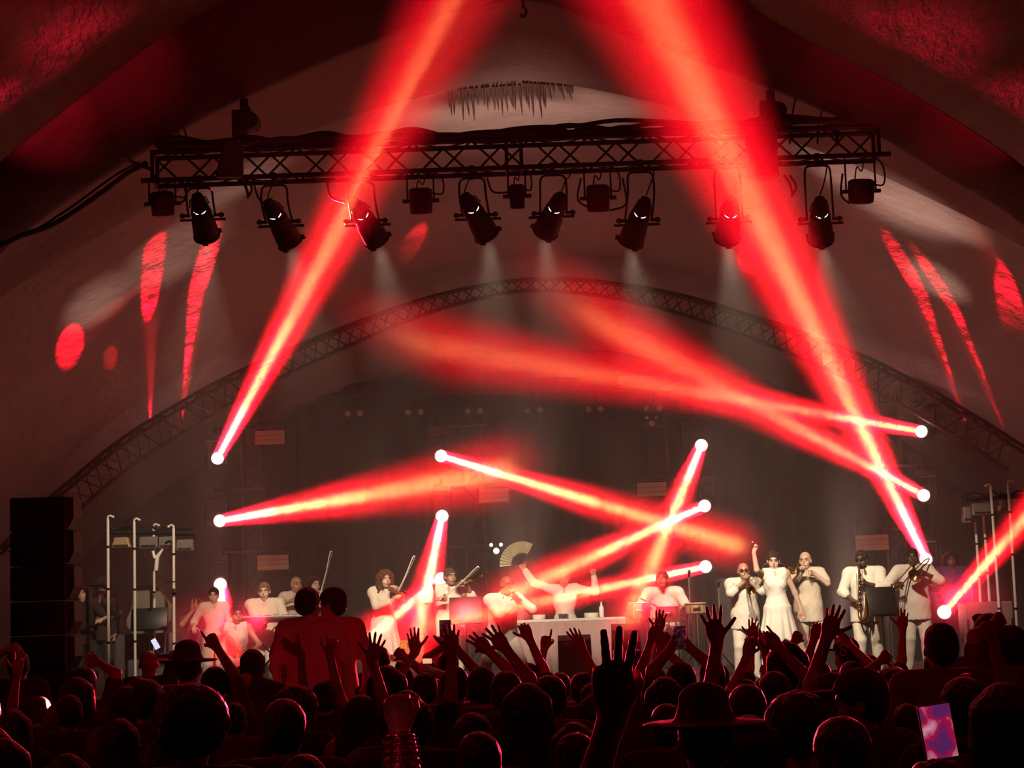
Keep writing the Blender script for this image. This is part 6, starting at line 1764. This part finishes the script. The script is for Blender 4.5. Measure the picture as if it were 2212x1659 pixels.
# letters on things worn in the crowd
def letters(txt, p, rot, size, label, m, parent=None, name='lettering'):
    cu = bpy.data.curves.new(name, 'FONT'); cu.body = txt; cu.size = size; cu.extrude = .002; cu.align_x = 'CENTER'; cu.align_y = 'CENTER'; cu.resolution_u = 3
    t = bpy.data.objects.new('tmp', cu); COL.objects.link(t); dg = bpy.context.evaluated_depsgraph_get()
    me = bpy.data.meshes.new_from_object(t.evaluated_get(dg)); me.name = name; bpy.data.objects.remove(t)
    me.materials.clear(); me.materials.append(m)
    o = bpy.data.objects.new(name, me); COL.objects.link(o); o.matrix_world = Matrix.Translation(Vector(p)) @ rot
    if parent is not None:
        o.parent = parent; o.matrix_parent_inverse = parent.matrix_world.inverted()
    if label: o['label'] = label
    return o
LET = mat('white_print', (.75, .72, .70), .6)
letters('GO', GO['hc'] + Vector((-.045, -.112, .07)), RZ(-22) @ RY(80) @ RX(90), .075, 'white letters on the cap', LET, GO['root'])

letters('TOI', TOI['neck'] + Vector((0, -.135, -.06)), RX(90), .11, 'pinkish print on the shirt back', LET, TOI['root'])
# filler: unbroken dark rows between the people described above
random.seed(21)
protos = []
def proto(i):
    opts = [dict(hair='short', build=1.05), dict(hair='bob', sex='f'), dict(hair='short', hat='cap', head=(0, 0, .3)), dict(hair='long', sex='f'), dict(hair='fade', build=1.12), dict(hair='bun', sex='f'), dict(hair='afro'), dict(hair='short', hn=(-.28, -.1, 1.98), pose_n='open'), dict(hair='short', hp=(.25, -.12, 1.95), pose_p='fist', sex='f')]
    k = opts[i]
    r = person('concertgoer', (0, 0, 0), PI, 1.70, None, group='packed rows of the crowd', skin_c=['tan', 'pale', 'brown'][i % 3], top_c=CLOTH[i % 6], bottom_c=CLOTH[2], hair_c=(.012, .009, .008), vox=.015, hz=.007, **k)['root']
    return r
LOOK = ['dark short-haired concertgoer seen from behind in the packed rows', 'dark concertgoer with chin-length hair seen from behind in the packed rows', 'dark concertgoer in a cap seen from behind in the packed rows', 'dark long-haired concertgoer seen from behind in the packed rows',
        'dark broad-shouldered close-cropped concertgoer seen from behind in the packed rows', 'dark concertgoer with a hair bun seen from behind in the packed rows', 'dark concertgoer with a round mass of hair seen from behind in the packed rows', 'dark concertgoer in the packed rows with one open hand up', 'dark concertgoer in the packed rows with one fist up']
LAND = [("the speaker stack", 100, 1330), ("the tallest silver pole", 233, 1400), ("the glowing blue phone", 336, 1391), ("the broad dark hat", 404, 1420), ("the falling red beam at left", 476, 1400), ("the pair standing above the crowd", 690, 1400),
        ("the curly haired violinist", 835, 1370), ("the orange phone screen", 872, 1392), ("the amber phone screen", 923, 1428), ("the tall dark phone", 962, 1365), ("the splayed hand before the singer", 1090, 1380), ("the slim pointing arm", 1177, 1350),
        ("the cloth-covered table", 1240, 1390), ("the huge V of fingers", 1310, 1450), ("the red drum", 1380, 1380), ("the pink cup", 1424, 1388), ("the high open hand", 1552, 1326), ("the two joined hands", 1637, 1390), ("the pale pink phone", 1655, 1429),
        ("the long-haired dark head", 1698, 1420), ("the lettered cap", 1825, 1400), ("the wide peaked cap", 1850, 1480), ("the trombonist", 1968, 1400), ("the bright phone", 2026, 1580), ("the grey crate", 2135, 1390), ("the glittering sleeve", 865, 1620),
        ("the big round head", 410, 1530), ("the red-rimmed head", 274, 1510), ("the heart-shaped pair of heads", 1160, 1500), ("the broad dim hat", 1520, 1530), ("the crossed wrists", 682, 1423), ("the left edge of the picture", 0, 1500), ("the right edge of the picture", 2212, 1500)]
USED = set()
LOOK = ['dark short-haired head', 'dark head with chin-length hair', 'dark head in a cap', 'dark long-haired head', 'dark close-cropped head with broad shoulders', 'dark head with a hair bun', 'dark head with a round mass of hair', 'dark figure with one open hand up', 'dark figure with one fist up']
def where(i, p):
    x, y = proj(p)
    for nm, a, b in sorted(LAND, key=lambda q: math.hypot(q[1] - x, (q[2] - y) * 1.5)):
        dx, dy = x - a, y - b; r = math.hypot(dx, dy)
        far = 'just' if r < 55 else ('some way' if r < 130 else 'well')
        rel = ('left of' if dx < 0 else 'right of') if abs(dx) > abs(dy) else ('above' if dy < 0 else 'below')
        t = '%s %s %s %s' % (LOOK[i], far, rel, nm)
        if t not in USED: USED.add(t); return t
cnt = 0; used = [False] * 9
y = 6.6
while y < 13.8:
    x = -y * .28
    while x < y * .28:
        xx = x + random.uniform(-.12, .12); yy = y + random.uniform(-.15, .15)
        if all((xx - a) ** 2 + (yy - b) ** 2 > .50 ** 2 for a, b, c_ in PLACED):
            i = random.choice([0, 0, 1, 1, 2, 3, 3, 4, 5, 6, 7, 8])
            if yy < 8.5 and i in (7, 8): i = 0
            hgt = random.uniform(1.50, 1.68)
            if not used[i]: protos.append((i, proto(i))); used[i] = True; o = protos[-1][1]
            else: o = copy_tree([p for j, p in protos if j == i][0])
            o.location = (xx, yy, 0); s_ = hgt / 1.70
            o.scale = (s_, s_, s_); o.rotation_euler = (0, 0, PI + random.uniform(-.4, .4))
            o['label'] = where(i, (xx, yy, hgt)); o['group'] = 'packed rows of the crowd'; o['category'] = 'person'
            PLACED.append((xx, yy, .3)); cnt += 1
        x += .56
    y += .62
print('FILLERS', cnt)
